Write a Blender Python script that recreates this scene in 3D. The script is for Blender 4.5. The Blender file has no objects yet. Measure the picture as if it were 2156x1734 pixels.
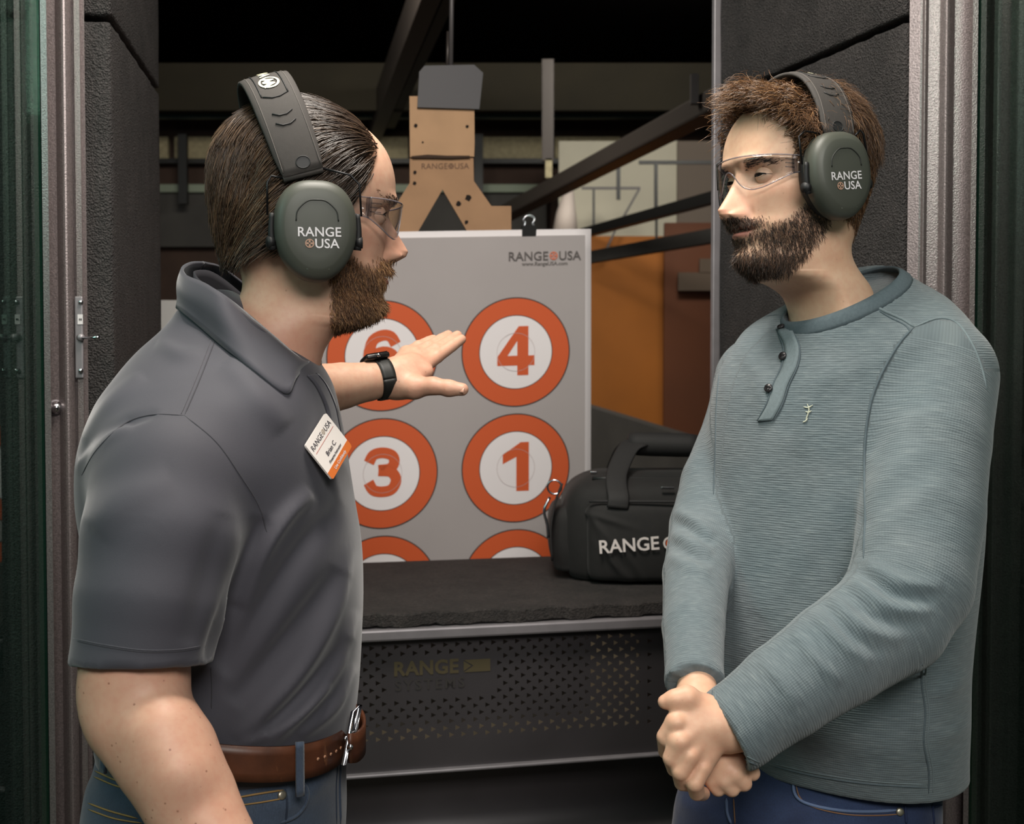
import bpy, bmesh, math, random
import numpy as np
from mathutils import Vector, Matrix
from mathutils.bvhtree import BVHTree

random.seed(4); RNG = np.random.default_rng(4)
scene = bpy.context.scene
COL = scene.collection

# ------------------------------------------------------------------ camera, world, lights, exposure
F_PX, CX, CY = 2600.0, 1078.0, 867.0
CAM = np.array([0.0, 0.0, 1.5])
PITCH = math.radians(1.9)
CR = np.array([1.0, 0, 0])
CF = np.array([0, math.cos(PITCH), -math.sin(PITCH)])
CU = np.array([0, math.sin(PITCH), math.cos(PITCH)])

cam_data = bpy.data.cameras.new('camera')
cam = bpy.data.objects.new('camera', cam_data); COL.objects.link(cam)
cam_data.sensor_width = 36.0
cam_data.lens = 36.0 * F_PX / 2156.0
cam.location = CAM
cam.rotation_euler = (math.pi / 2 - PITCH, 0, 0)
cam_data.clip_start = 0.05
cam_data.dof.use_dof = True
cam_data.dof.focus_distance = 1.48
cam_data.dof.aperture_fstop = 9.0
scene.camera = cam

world = bpy.data.worlds.new('world'); scene.world = world
world.use_nodes = True
world.node_tree.nodes['Background'].inputs[0].default_value = (0.60, 0.62, 0.66, 1)
world.node_tree.nodes['Background'].inputs[1].default_value = 0.10

def area_light(name, loc, aim, size, power, color):
    d = bpy.data.lights.new(name, 'AREA'); d.shape = 'RECTANGLE'
    d.size, d.size_y = size; d.energy = power; d.color = color
    o = bpy.data.objects.new(name, d); COL.objects.link(o)
    o.location = loc
    o.rotation_euler = (Vector(aim) - Vector(loc)).to_track_quat('-Z', 'Y').to_euler()
    return o

area_light('ceiling_light_stall', (-0.10, 1.35, 2.75), (0.05, 1.75, 1.0), (0.5, 0.5), 30, (1.0, 0.93, 0.84))
area_light('camera_side_fill', (0.5, -1.2, 2.9), (0.2, 1.6, 1.2), (1.6, 0.8), 62, (1.0, 0.97, 0.92))  # unseen overhead fill, added on the camera side
area_light('ceiling_light_aisle', (-2.4, 0.2, 2.7), (-0.4, 1.5, 1.2), (1.2, 0.6), 30, (0.80, 0.95, 1.0))
area_light('ceiling_light_lane', (-0.9, 5.2, 3.6), (-0.6, 7.4, 1.2), (1.2, 0.8), 150, (1.0, 0.93, 0.8))

area_light('added_wall_light', (0.9, 6.3, 3.45), (0.7, 8.4, 2.3), (1.0, 0.5), 34, (1.0, 0.96, 0.86))  # extra unseen lamp, added to brighten the white panel

scene.view_settings.view_transform = 'Standard'
scene.view_settings.look = 'None'
scene.view_settings.exposure = 0.0
scene.view_settings.gamma = 1.0
scene.view_settings.use_curve_mapping = False

# ------------------------------------------------------------------ helpers
def W(px, py, d):
    """photo pixel + distance along the view axis -> world point"""
    return CAM + CR * ((px - CX) / F_PX * d) + CU * (-(py - CY) / F_PX * d) + CF * d

def project(P):
    q = np.asarray(P) - CAM
    d = q @ CF
    return CX + (q @ CR) / d * F_PX, CY - (q @ CU) / d * F_PX, d

def lin(c):
    c = np.asarray(c, float) / 255.0
    return tuple(np.where(c <= 0.04045, c / 12.92, ((c + 0.055) / 1.055) ** 2.4)) + (1.0,)

LA = math.radians(13.0)          # the lane runs 13 degrees to the left of the view axis
LU = np.array([math.cos(LA), math.sin(LA), 0]); LV = np.array([-math.sin(LA), math.cos(LA), 0])
def lane(s, t, z): return LU * s + LV * t + np.array([0, 0, z])

def link(o, parent=None, label=None, cat=None, group=None, kind=None):
    COL.objects.link(o)
    if parent is not None:
        o.parent = parent
        o.matrix_parent_inverse = PINV.get(parent.name, Matrix.Identity(4))
    if label: o['label'] = label
    if cat: o['category'] = cat
    if group: o['group'] = group
    if kind: o['kind'] = kind
    return o
PINV = {}

def thing(name, loc, label, cat, group=None, kind=None):
    o = bpy.data.objects.new(name, None); o.location = loc; o.empty_display_size = 0.05
    link(o, None, label, cat, group, kind)
    PINV[o.name] = Matrix.Translation(Vector(loc)).inverted()
    return o

def mesh_from(name, V, Fc, smooth=True):
    me = bpy.data.meshes.new(name)
    V = np.asarray(V, float)
    if isinstance(Fc, np.ndarray):
        nf, k = Fc.shape
        me.vertices.add(len(V)); me.vertices.foreach_set('co', V.ravel())
        me.loops.add(nf * k); me.loops.foreach_set('vertex_index', Fc.ravel().astype(np.int32))
        me.polygons.add(nf); me.polygons.foreach_set('loop_start', np.arange(0, nf * k, k, dtype=np.int32))
    else:
        me.from_pydata([tuple(v) for v in V], [], [tuple(f) for f in Fc])
    me.update(calc_edges=True); me.validate()
    if smooth: me.polygons.foreach_set('use_smooth', [True] * len(me.polygons))
    return me

def obj(name, V, Fc, mat, parent=None, smooth=True, **kw):
    me = mesh_from(name, V, Fc, smooth)
    for m in (mat if isinstance(mat, (list, tuple)) else [mat]):
        me.materials.append(m)
    o = bpy.data.objects.new(name, me)
    return link(o, parent, **kw)

def attr(o, name, vals):
    vals = np.asarray(vals, np.float32)
    if vals.ndim == 1:
        a = o.data.attributes.new(name, 'FLOAT', 'POINT'); a.data.foreach_set('value', vals)
    else:
        a = o.data.attributes.new(name, 'FLOAT_VECTOR', 'POINT'); a.data.foreach_set('vector', vals.ravel())

class MB:
    """collects shapes into one mesh"""
    def __init__(s): s.V = []; s.F = []; s.n = 0
    def add(s, V, Fc):
        V = np.asarray(V, float)
        s.V.append(V); s.F += [tuple(int(i) + s.n for i in f) for f in Fc]; s.n += len(V); return s
    def build(s, name, mat, parent=None, smooth=True, **kw):
        return obj(name, np.vstack(s.V), s.F, mat, parent, smooth, **kw)

def box_geo(c, ax, ay, az, sx, sy, sz, bev=0.0):
    """box from centre, three unit axes and full sizes; bev chamfers all edges"""
    c, ax, ay, az = (np.asarray(v, float) for v in (c, ax, ay, az))
    bm = bmesh.new()
    bmesh.ops.create_cube(bm, size=1.0)
    for v in bm.verts: v.co = (v.co.x * sx, v.co.y * sy, v.co.z * sz)
    if bev > 0:
        bmesh.ops.bevel(bm, geom=list(bm.edges), offset=bev, segments=2, profile=0.5, affect='EDGES')
    bm.verts.index_update()
    V = np.array([v.co[:] for v in bm.verts]); Fc = [[v.index for v in f.verts] for f in bm.faces]
    bm.free()
    return c + V[:, :1] * ax + V[:, 1:2] * ay + V[:, 2:] * az, Fc
EX, EY, EZ = np.eye(3)

def frames(P):
    P = np.asarray(P, float)
    T = np.gradient(P, axis=0); T /= np.linalg.norm(T, axis=1)[:, None] + 1e-12
    up = EZ if abs(T[0] @ EZ) < 0.9 else EX
    N = np.zeros_like(P); n = np.cross(T[0], up); n /= np.linalg.norm(n)
    for i in range(len(P)):
        n = n - (n @ T[i]) * T[i]; n /= np.linalg.norm(n) + 1e-12; N[i] = n
    return T, N, np.cross(T, N)

def tube_geo(P, r, seg=8, closed=False, flat=(1.0, 1.0), caps=True, normal=None):
    P = np.asarray(P, float); n = len(P)
    r = np.broadcast_to(np.asarray(r, float), (n,))
    T, N, B = frames(P)
    if normal is not None:
        nn = np.broadcast_to(np.asarray(normal, float), P.shape)
        N = nn - (nn * T).sum(1)[:, None] * T; N /= np.linalg.norm(N, axis=1)[:, None]; B = np.cross(T, N)
    a = np.linspace(0, 2 * math.pi, seg, endpoint=False)
    V = (P[:, None] + r[:, None, None] * (np.cos(a)[None, :, None] * N[:, None] * flat[0] + np.sin(a)[None, :, None] * B[:, None] * flat[1])).reshape(-1, 3)
    Fc = []
    for i in range(n if closed else n - 1):
        j = (i + 1) % n
        for k in range(seg):
            l = (k + 1) % seg
            Fc.append((i * seg + k, i * seg + l, j * seg + l, j * seg + k))
    if caps and not closed:
        Fc.append(tuple(range(seg))[::-1]); Fc.append(tuple((n - 1) * seg + k for k in range(seg)))
    return V, Fc

def spline(P, n):
    """Catmull-Rom through the rows of P (any width), n samples"""
    P = np.asarray(P, float)
    if len(P) == 2:
        t = np.linspace(0, 1, n)[:, None]; return P[0] * (1 - t) + P[1] * t
    Q = np.vstack([2 * P[0] - P[1], P, 2 * P[-1] - P[-2]])
    u = np.linspace(0, len(P) - 1, n); i = np.minimum(u.astype(int), len(P) - 2); t = (u - i)[:, None]
    p0, p1, p2, p3 = Q[i], Q[i + 1], Q[i + 2], Q[i + 3]
    return 0.5 * (2 * p1 + (p2 - p0) * t + (2 * p0 - 5 * p1 + 4 * p2 - p3) * t ** 2 + (3 * p1 - p0 - 3 * p2 + p3) * t ** 3)

def grid_faces(n, m, wrap=False):
    i, j = np.meshgrid(np.arange(n - 1), np.arange(m if wrap else m - 1), indexing='ij')
    k = (j + 1) % m
    return np.stack([i * m + j, i * m + k, (i + 1) * m + k, (i + 1) * m + j], -1).reshape(-1, 4)

def sheet_geo(rows, thick):
    """closed thin solid from a grid of points (n, m, 3)"""
    G = np.asarray(rows, float); n, m, _ = G.shape
    du = np.gradient(G, axis=1); dv = np.gradient(G, axis=0)
    N = np.cross(du, dv); N /= np.linalg.norm(N, axis=2)[..., None] + 1e-12
    A = (G + N * thick / 2).reshape(-1, 3); B = (G - N * thick / 2).reshape(-1, 3)
    f = grid_faces(n, m); o = n * m
    Fc = [tuple(q) for q in f] + [tuple(q[::-1] + o) for q in f]
    rim = [(0, j) for j in range(m)] + [(i, m - 1) for i in range(1, n)] + [(n - 1, j) for j in range(m - 2, -1, -1)] + [(i, 0) for i in range(n - 2, 0, -1)]
    ids = [i * m + j for i, j in rim]
    for k in range(len(ids)):
        a, b = ids[k], ids[(k + 1) % len(ids)]
        Fc.append((b, a, a + o, b + o))
    return np.vstack([A, B]), Fc

def text_geo(body, size, bold=0.0, align='CENTER', spacing=1.0, extrude=0.0):
    c = bpy.data.curves.new('lettering', 'FONT'); c.body = body; c.size = size; c.offset = bold
    c.align_x = align; c.align_y = 'CENTER'; c.space_character = spacing; c.extrude = extrude; c.resolution_u = 3
    o = bpy.data.objects.new('lettering', c); COL.objects.link(o)
    dg = bpy.context.evaluated_depsgraph_get(); dg.update()
    me = o.evaluated_get(dg).to_mesh()
    V = np.array([v.co[:] for v in me.vertices]).reshape(-1, 3); Fc = [tuple(p.vertices) for p in me.polygons]
    o.evaluated_get(dg).to_mesh_clear()
    bpy.data.objects.remove(o); bpy.data.curves.remove(c)
    return V, Fc

def put(V, origin, ax, ay, az=None, lift=0.0):
    """local 2D/3D coordinates -> world with the given axes"""
    ax = np.asarray(ax, float); ay = np.asarray(ay, float)
    if az is None:
        az = np.cross(ax, ay); az = az / (np.linalg.norm(az) + 1e-12)
    V = np.asarray(V, float)
    return np.asarray(origin) + V[:, :1] * ax + V[:, 1:2] * ay + (V[:, 2:3] + lift) * az

def disc_geo(r0, r1, seg=48, cx=0, cy=0, z=0):
    """flat ring (r0 inner, r1 outer)"""
    a = np.linspace(0, 2 * math.pi, seg, endpoint=False); c, s = np.cos(a), np.sin(a)
    if r0 <= 0:
        V = np.stack([cx + r1 * c, cy + r1 * s, 0 * c + z], 1); return V, [tuple(range(seg))]
    V = np.vstack([np.stack([cx + r0 * c, cy + r0 * s, 0 * c + z], 1), np.stack([cx + r1 * c, cy + r1 * s, 0 * c + z], 1)])
    return V, [(k, seg + k, seg + (k + 1) % seg, (k + 1) % seg) for k in range(seg)]

# ------------------------------------------------------------------ volumes: smooth unions on a grid, meshed by surface nets
def surface_nets(F, org, h):
    S = F < 0
    nx, ny, nz = F.shape
    c = [(0,0,0),(1,0,0),(0,1,0),(1,1,0),(0,0,1),(1,0,1),(0,1,1),(1,1,1)]
    def sub(A, o): return A[o[0]:nx - 1 + o[0], o[1]:ny - 1 + o[1], o[2]:nz - 1 + o[2]]
    cnt = sum(sub(S, o).astype(np.int8) for o in c)
    act = (cnt > 0) & (cnt < 8)
    idx = np.argwhere(act)
    ids = -np.ones(act.shape, np.int64); ids[act] = np.arange(len(idx))
    fv = [F[idx[:, 0] + o[0], idx[:, 1] + o[1], idx[:, 2] + o[2]] for o in c]
    acc = np.zeros((len(idx), 3)); num = np.zeros(len(idx))
    for a in range(8):
        for b in range(a + 1, 8):
            d = [abs(c[a][k] - c[b][k]) for k in range(3)]
            if sum(d) != 1: continue
            fa, fb = fv[a], fv[b]; x = (fa < 0) != (fb < 0)
            t = np.where(x, fa / np.where(x, fa - fb, 1), 0)
            p = np.array(c[a])[None] + t[:, None] * (np.array(c[b]) - np.array(c[a]))[None]
            acc += np.where(x[:, None], p, 0); num += x
    V = org + (idx + acc / num[:, None]) * h
    Q = []
    for ax in range(3):
        sl0 = [slice(None)] * 3; sl1 = [slice(None)] * 3
        sl0[ax] = slice(0, -1); sl1[ax] = slice(1, None)
        A, B = S[tuple(sl0)], S[tuple(sl1)]
        e = np.argwhere(A != B); u, w = (ax + 1) % 3, (ax + 2) % 3
        lim = np.array([nx - 1, ny - 1, nz - 1])
        e = e[(e[:, u] > 0) & (e[:, w] > 0) & (e[:, u] < lim[u]) & (e[:, w] < lim[w])]
        flip = A[e[:, 0], e[:, 1], e[:, 2]]
        du = np.zeros(3, int); du[u] = 1; dw = np.zeros(3, int); dw[w] = 1
        q = np.stack([ids[tuple((e - du - dw).T)], ids[tuple((e - dw).T)], ids[tuple(e.T)], ids[tuple((e - du).T)]], 1)
        Q.append(np.where(flip[:, None], q, q[:, ::-1]))
    return V, np.vstack(Q)

def relax(V, Fq, it=2, lam=0.5, keep=None):
    n = len(V); E = np.vstack([Fq[:, [i, (i + 1) % Fq.shape[1]]] for i in range(Fq.shape[1])])
    deg = np.bincount(E[:, 0], minlength=n) + np.bincount(E[:, 1], minlength=n)
    for k in range(it):
        for s in (lam, -lam * 1.03):
            A = np.stack([np.bincount(E[:, 0], V[E[:, 1], j], n) + np.bincount(E[:, 1], V[E[:, 0], j], n) for j in range(3)], 1) / np.maximum(deg, 1)[:, None]
            D = s * (A - V)
            V = V + (D if keep is None else D * keep[:, None])
    return V

def vnormals(V, Fq):
    d1 = V[Fq[:, 2]] - V[Fq[:, 0]]; d2 = V[Fq[:, 3 if Fq.shape[1] > 3 else 1]] - V[Fq[:, 1 if Fq.shape[1] > 3 else 0]]
    N = np.cross(d1, d2); n = len(V); R = np.zeros((n, 3))
    for k in range(Fq.shape[1]):
        for j in range(3): R[:, j] += np.bincount(Fq[:, k], N[:, j], n)
    return R / (np.linalg.norm(R, axis=1)[:, None] + 1e-15)

def smin(a, b, k):
    if k <= 0: return np.minimum(a, b)
    h = np.maximum(k - np.abs(a - b), 0) / k
    return np.minimum(a, b) - h * h * k * 0.25

class Vol:
    def __init__(s, lo, hi, h):
        s.h = h; s.org = np.asarray(lo, float); s.n = np.maximum(((np.asarray(hi) - s.org) / h).astype(int) + 1, 2)
        s.F = np.full(tuple(s.n), 0.05, np.float32)
    def block(s, lo, hi):
        i0 = np.clip(((np.asarray(lo) - s.org) / s.h).astype(int), 0, s.n - 1)
        i1 = np.clip(((np.asarray(hi) - s.org) / s.h).astype(int) + 2, 1, s.n)
        sl = tuple(slice(a, b) for a, b in zip(i0, i1))
        ax = [s.org[k] + s.h * np.arange(i0[k], i1[k], dtype=np.float32) for k in range(3)]
        return sl, ax[0][:, None, None], ax[1][None, :, None], ax[2][None, None, :]
    def cone(s, a, b, ra, rb, k=0.0, n=None, sq=1.0, cut=False):
        a, b = np.asarray(a, float), np.asarray(b, float); m = max(ra, rb) + 0.03 + k
        lo, hi = np.minimum(a, b) - m, np.maximum(a, b) + m
        sl, x, y, z = s.block(lo, hi)
        if 0 in s.F[sl].shape: return s
        ba = b - a; l2 = max(ba @ ba, 1e-12)
        px, py, pz = x - a[0], y - a[1], z - a[2]
        t = np.clip((px * ba[0] + py * ba[1] + pz * ba[2]) / l2, 0, 1)
        qx, qy, qz = px - t * ba[0], py - t * ba[1], pz - t * ba[2]
        if n is not None:
            n = np.asarray(n, float); n = n / np.linalg.norm(n)
            w = (sq - 1) * (qx * n[0] + qy * n[1] + qz * n[2]); qx, qy, qz = qx + w * n[0], qy + w * n[1], qz + w * n[2]
        d = np.sqrt(qx * qx + qy * qy + qz * qz) - (ra + (rb - ra) * t)
        s.F[sl] = np.maximum(s.F[sl], -d) if cut else smin(s.F[sl], d, k)
        return s
    def chain(s, P, k=0.0, n=None, sq=1.0, k0=None):
        for i in range(len(P) - 1):
            s.cone(P[i][:3], P[i + 1][:3], P[i][3], P[i + 1][3], (k0 if (k0 is not None and i == 0) else k), n, sq)
        return s
    def ball(s, c, r, k=0.0): return s.cone(c, np.asarray(c) + 1e-5, r, r, k)
    def slices(s, R, k=0.0):
        """R rows: z, cx, cy, a, b, rot, power; stacked superellipses"""
        R = np.asarray(R, float); R = R[np.argsort(R[:, 0])]; m = 0.04
        e = R[:, 3:5].max() + m
        lo = [R[:, 1].min() - e, R[:, 2].min() - e, R[0, 0] - m]; hi = [R[:, 1].max() + e, R[:, 2].max() + e, R[-1, 0] + m]
        sl, x, y, z = s.block(lo, hi)
        zz = np.clip(z.ravel(), R[0, 0], R[-1, 0])
        D = spline(np.column_stack([R]), 400); D = D[np.argsort(D[:, 0])]
        cx, cy, a, b, rot, pw = [np.interp(zz, D[:, 0], D[:, j])[None, None, :].astype(np.float32) for j in range(1, 7)]
        X = x - cx; Y = y - cy; c, sn = np.cos(rot), np.sin(rot)
        U, V_ = X * c + Y * sn, -X * sn + Y * c
        r = (np.abs(U / a) ** pw + np.abs(V_ / b) ** pw) ** (1 / pw)
        g = np.sqrt((U / (a * a)) ** 2 + (V_ / (b * b)) ** 2) / np.maximum(r, 1e-3)
        d = (r - 1) / np.maximum(g, 1e-3)
        d = np.clip(d, -0.05, 0.05)
        d = np.maximum(d, np.maximum(z - R[-1, 0], R[0, 0] - z))
        s.F[sl] = smin(s.F[sl], d.astype(np.float32), k)
        return s
    def like(s):
        o = Vol.__new__(Vol); o.h, o.org, o.n = s.h, s.org, s.n; o.F = np.full(tuple(s.n), 0.05, np.float32); return o
    def plane(s, c, n):
        """cut away everything beyond the plane"""
        n = np.asarray(n, float) / np.linalg.norm(n); _, x, y, z = s.block(s.org, s.org + s.n * s.h)
        s.F = np.maximum(s.F, ((x - c[0]) * n[0] + (y - c[1]) * n[1] + (z - c[2]) * n[2]).astype(np.float32)); return s
    def carve(s, c, n, R):
        """hollow out a round neck opening above the plane through c"""
        n = np.asarray(n, float) / np.linalg.norm(n); sl, x, y, z = s.block(np.asarray(c) - 0.25, np.asarray(c) + 0.25)
        px, py, pz = x - c[0], y - c[1], z - c[2]; t = px * n[0] + py * n[1] + pz * n[2]
        q = np.sqrt(np.maximum(px * px + py * py + pz * pz - t * t, 0)) - R
        s.F[sl] = np.maximum(s.F[sl], -np.maximum(q, -t).astype(np.float32)); return s
    def merge(s, o, k=0.0): s.F = smin(s.F, o.F, k); return s
    def mesh(s, it=2):
        V, Q = surface_nets(s.F, s.org, s.h)
        return relax(V, Q, it), Q

# ------------------------------------------------------------------ materials
def new_mat(name):
    m = bpy.data.materials.new(name); m.use_nodes = True
    nt = m.node_tree; b = nt.nodes['Principled BSDF']
    return m, nt, b
def nd(nt, t, **kw):
    n = nt.nodes.new(t)
    for k, v in kw.items():
        if k.startswith('i_'): n.inputs[k[2:].replace('_', ' ')].default_value = v
        else: setattr(n, k, v)
    return n
def mixc(nt, fac, a, b, blend='MIX'):
    n = nt.nodes.new('ShaderNodeMix'); n.data_type = 'RGBA'; n.blend_type = blend
    for s, v in ((0, fac), (6, a), (7, b)):
        if hasattr(v, 'is_linked') or isinstance(v, bpy.types.NodeSocket): nt.links.new(v, n.inputs[s])
        else: n.inputs[s].default_value = v
    return n.outputs[2]
def math_n(nt, op, a, b=0.0, clamp=False):
    n = nt.nodes.new('ShaderNodeMath'); n.operation = op; n.use_clamp = clamp
    for s, v in ((0, a), (1, b)):
        if isinstance(v, bpy.types.NodeSocket): nt.links.new(v, n.inputs[s])
        else: n.inputs[s].default_value = v
    return n.outputs[0]
def ramp(nt, fac, stops):
    r = nt.nodes.new('ShaderNodeValToRGB'); nt.links.new(fac, r.inputs[0])
    e = r.color_ramp.elements
    while len(e) < len(stops): e.new(0.5)
    for el, (p, c) in zip(e, stops): el.position = p; el.color = c if len(c) == 4 else (*c, 1)
    return r.outputs[0]
def noise(nt, scale, detail=3, rough=0.5, vec=None, kind='Object', stretch=None):
    if vec is None:
        tc = nt.nodes.new('ShaderNodeTexCoord'); vec = tc.outputs[kind]
    if stretch is not None:
        mp = nt.nodes.new('ShaderNodeMapping'); mp.inputs['Scale'].default_value = stretch
        nt.links.new(vec, mp.inputs[0]); vec = mp.outputs[0]
    n = nt.nodes.new('ShaderNodeTexNoise'); n.inputs['Scale'].default_value = scale
    n.inputs['Detail'].default_value = detail; n.inputs['Roughness'].default_value = rough
    nt.links.new(vec, n.inputs['Vector'])
    return n.outputs['Fac']
def bump(nt, b, h, strength, dist=0.001):
    n = nt.nodes.new('ShaderNodeBump'); n.inputs['Strength'].default_value = strength; n.inputs['Distance'].default_value = dist
    nt.links.new(h, n.inputs['Height']); nt.links.new(n.outputs[0], b.inputs['Normal']); return n

def facing_fresnel(nt, f0):
    lw = nt.nodes.new('ShaderNodeLayerWeight'); lw.inputs['Blend'].default_value = 0.5
    return math_n(nt, 'ADD', f0, math_n(nt, 'MULTIPLY', math_n(nt, 'POWER', lw.outputs['Facing'], 5.0), 1 - f0))

def plain(name, rgb, rough=0.6, metal=0.0, var=0.0, vscale=40, bmp=0.0, bscale=200, bdist=0.001, spec=0.5, sheen=0.0):
    m, nt, b = new_mat(name)
    c = lin(rgb)
    b.inputs['Base Color'].default_value = c
    b.inputs['Roughness'].default_value = rough; b.inputs['Metallic'].default_value = metal
    b.inputs['Specular IOR Level'].default_value = spec
    if sheen: b.inputs['Sheen Weight'].default_value = sheen; b.inputs['Sheen Roughness'].default_value = 0.5
    if var > 0:
        f = noise(nt, vscale, 4)
        lo = tuple(x * (1 - var) for x in c[:3]) + (1,); hi = tuple(min(x * (1 + var), 1) for x in c[:3]) + (1,)
        nt.links.new(ramp(nt, f, [(0.3, lo), (0.7, hi)]), b.inputs['Base Color'])
    if bmp > 0: bump(nt, b, noise(nt, bscale, 3), bmp, bdist)
    return m
# ================================================================== the setting
M_rubber = None
def rubber_mat(name, rgb, rough=0.85, strength=0.9):
    m, nt, b = new_mat(name); c = lin(rgb)
    f = noise(nt, 190, 4, 0.7); g = noise(nt, 18, 3)
    lo = tuple(x * 0.35 for x in c[:3]); hi = tuple(x * 1.9 for x in c[:3])
    base = ramp(nt, f, [(0.32, lo), (0.55, c[:3]), (0.78, hi)])
    dk = ramp(nt, g, [(0.3, (0.65,) * 3), (0.7, (1.15,) * 3)])
    nt.links.new(mixc(nt, 1.0, base, dk, 'MULTIPLY'), b.inputs['Base Color'])
    b.inputs['Roughness'].default_value = rough
    v = nt.nodes.new('ShaderNodeTexVoronoi'); v.inputs['Scale'].default_value = 330
    tc = nt.nodes.new('ShaderNodeTexCoord'); nt.links.new(tc.outputs['Object'], v.inputs['Vector'])
    h = math_n(nt, 'ADD', math_n(nt, 'MULTIPLY', f, 1.0), math_n(nt, 'MULTIPLY', v.outputs['Distance'], 0.6))
    bump(nt, b, h, strength, 0.006)
    return m
M_rubber = rubber_mat('granulated black rubber', (50, 46, 45), 0.7, 1.0)
M_mat = rubber_mat('worktop rubber', (46, 41, 39), 0.9, 0.5)
def hammered(name, rgb, rough=0.35, metal=0.55):
    m, nt, b = new_mat(name); c = lin(rgb)
    f = noise(nt, 420, 2, 0.5)
    nt.links.new(ramp(nt, f, [(0.3, tuple(x * 0.72 for x in c[:3])), (0.7, tuple(min(1, x * 1.25) for x in c[:3]))]), b.inputs['Base Color'])
    b.inputs['Roughness'].default_value = rough; b.inputs['Metallic'].default_value = metal
    bump(nt, b, f, 0.35, 0.0012)
    return m
M_post = hammered('hammered grey paint', (128, 118, 117))
M_steel = plain('grey sheet steel', (70, 66, 68), 0.42, 0.35, 0.10, 12)
M_steel_edge = plain('grey steel edge', (132, 127, 130), 0.45, 0.4, 0.08, 30)
M_black = plain('black paint', (20, 20, 20), 0.5)
M_dark = plain('dark ceiling', (5, 4, 4), 1.0, spec=0.0)
M_chrome = plain('chrome', (200, 200, 205), 0.18, 1.0)
M_concrete = plain('concrete floor', (98, 88, 72), 0.7, 0, 0.2, 6)
M_cardboard = plain('cardboard', (152, 118, 88), 0.85, 0, 0.08, 14, 0.15, 90)
M_cardboard2 = plain('cardboard pale', (166, 132, 100), 0.85, 0, 0.08, 14, 0.15, 90)

def struct(name, geo, mat, smooth=False, parent=None):
    o = obj(name, geo[0], geo[1], mat, parent, smooth)
    if parent is None: o['kind'] = 'structure'
    return o
def flat_box(x0, x1, y0, y1, z0, z1, bev=0.0):
    return box_geo(((x0 + x1) / 2, (y0 + y1) / 2, (z0 + z1) / 2), EX, EY, EZ, x1 - x0, y1 - y0, z1 - z0, bev)

floor = struct('floor', flat_box(-6, 6, -3, 14, -0.05, 0.0), M_concrete)
ceiling = struct('ceiling', flat_box(-6, 6, -3, 14, 3.55, 3.65), M_dark)

# ---- the two stall partitions, each of two rubber blocks with a joint between them
def partition(name, p0, d2, length, thick, side):
    """p0: near inner corner (x, y); d2: direction; side -1 = body lies to the left of the inner face"""
    root = thing(name, (p0[0], p0[1], 0), None, None, None, 'structure')
    d = np.array([d2[0], d2[1], 0.0]); d /= np.linalg.norm(d); n = np.array([d[1], -d[0], 0.0]) * side
    for z0, z1 in ((0.0, 2.036), (2.046, 3.3)):
        c = np.array([p0[0], p0[1], 0]) + d * length / 2 + n * thick / 2 + EZ * (z0 + z1) / 2
        V, Fc = box_geo(c, d, n, EZ, length, thick, z1 - z0, 0.006)
        bm = bmesh.new(); vs = [bm.verts.new(v) for v in V]
        for f in Fc: bm.faces.new([vs[i] for i in f])
        bmesh.ops.subdivide_edges(bm, edges=[e for e in bm.edges if e.calc_length() > 0.1], cuts=24, use_grid_fill=True)
        V = np.array([v.co[:] for v in bm.verts]); bm.verts.index_update()
        Fc = [[v.index for v in f.verts] for f in bm.faces]; bm.free()
        V = V + RNG.normal(0, 0.0007, V.shape)
        obj('rubber_block', V, Fc, M_rubber, root, True)
    return root, d, n
wl, dl, nl = partition('wall_left', (-0.616, 1.915), (-0.1346, 1), 0.50, 0.16, -1)
wr, dr, nr = partition('wall_right', (0.604, 1.915), (-0.3327, 1), 0.60, 0.16, 1)
pe = np.array([0.604, 1.915, 0]) + dr * 0.60
obj('edge_strip', *box_geo(pe + dr * 0.006 + nr * 0.075 + EZ * 1.6, dr, nr, EZ, 0.012, 0.175, 3.2, 0.002), M_steel_edge, wr, False)

# ---- hammered steel posts that close the stall fronts
def post(name, prof, z0=0.0, z1=3.3):
    X = [((px - CX) / F_PX * d, d) for px, d in prof]
    n = len(X); V = [(x, y, z0) for x, y in X] + [(x, y, z1) for x, y in X]
    Fc = [(i, (i + 1) % n, n + (i + 1) % n, n + i) for i in range(n)] + [tuple(range(n))[::-1], tuple(range(n, 2 * n))]
    o = obj(name, V, Fc, M_post, None, False); o['kind'] = 'structure'
    return o
def bead(px0, px1, d, h, n=9):
    return [(px0 + (px1 - px0) * i / (n - 1), d - h * math.sin(math.pi * i / (n - 1))) for i in range(n)]
trim1 = post('trim_1', [(94, 1.86), (107, 1.858), (108, 1.892), (124, 1.892)] + bead(125, 158, 1.892, 0.014) + [(159, 1.902), (163, 1.902), (164, 1.893), (176, 1.893), (177, 1.905), (186, 1.905), (186, 1.95), (94, 1.95)])
trim2 = post('trim_2', [(1907, 1.905), (1930, 1.900)] + bead(1934, 1947, 1.898, 0.008) + [(1969, 1.896)] + bead(1971, 2001, 1.896, 0.013) + [(2003, 1.896), (2038, 1.894), (2039, 1.86), (2050, 1.86), (2050, 1.95), (1907, 1.95)])

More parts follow.
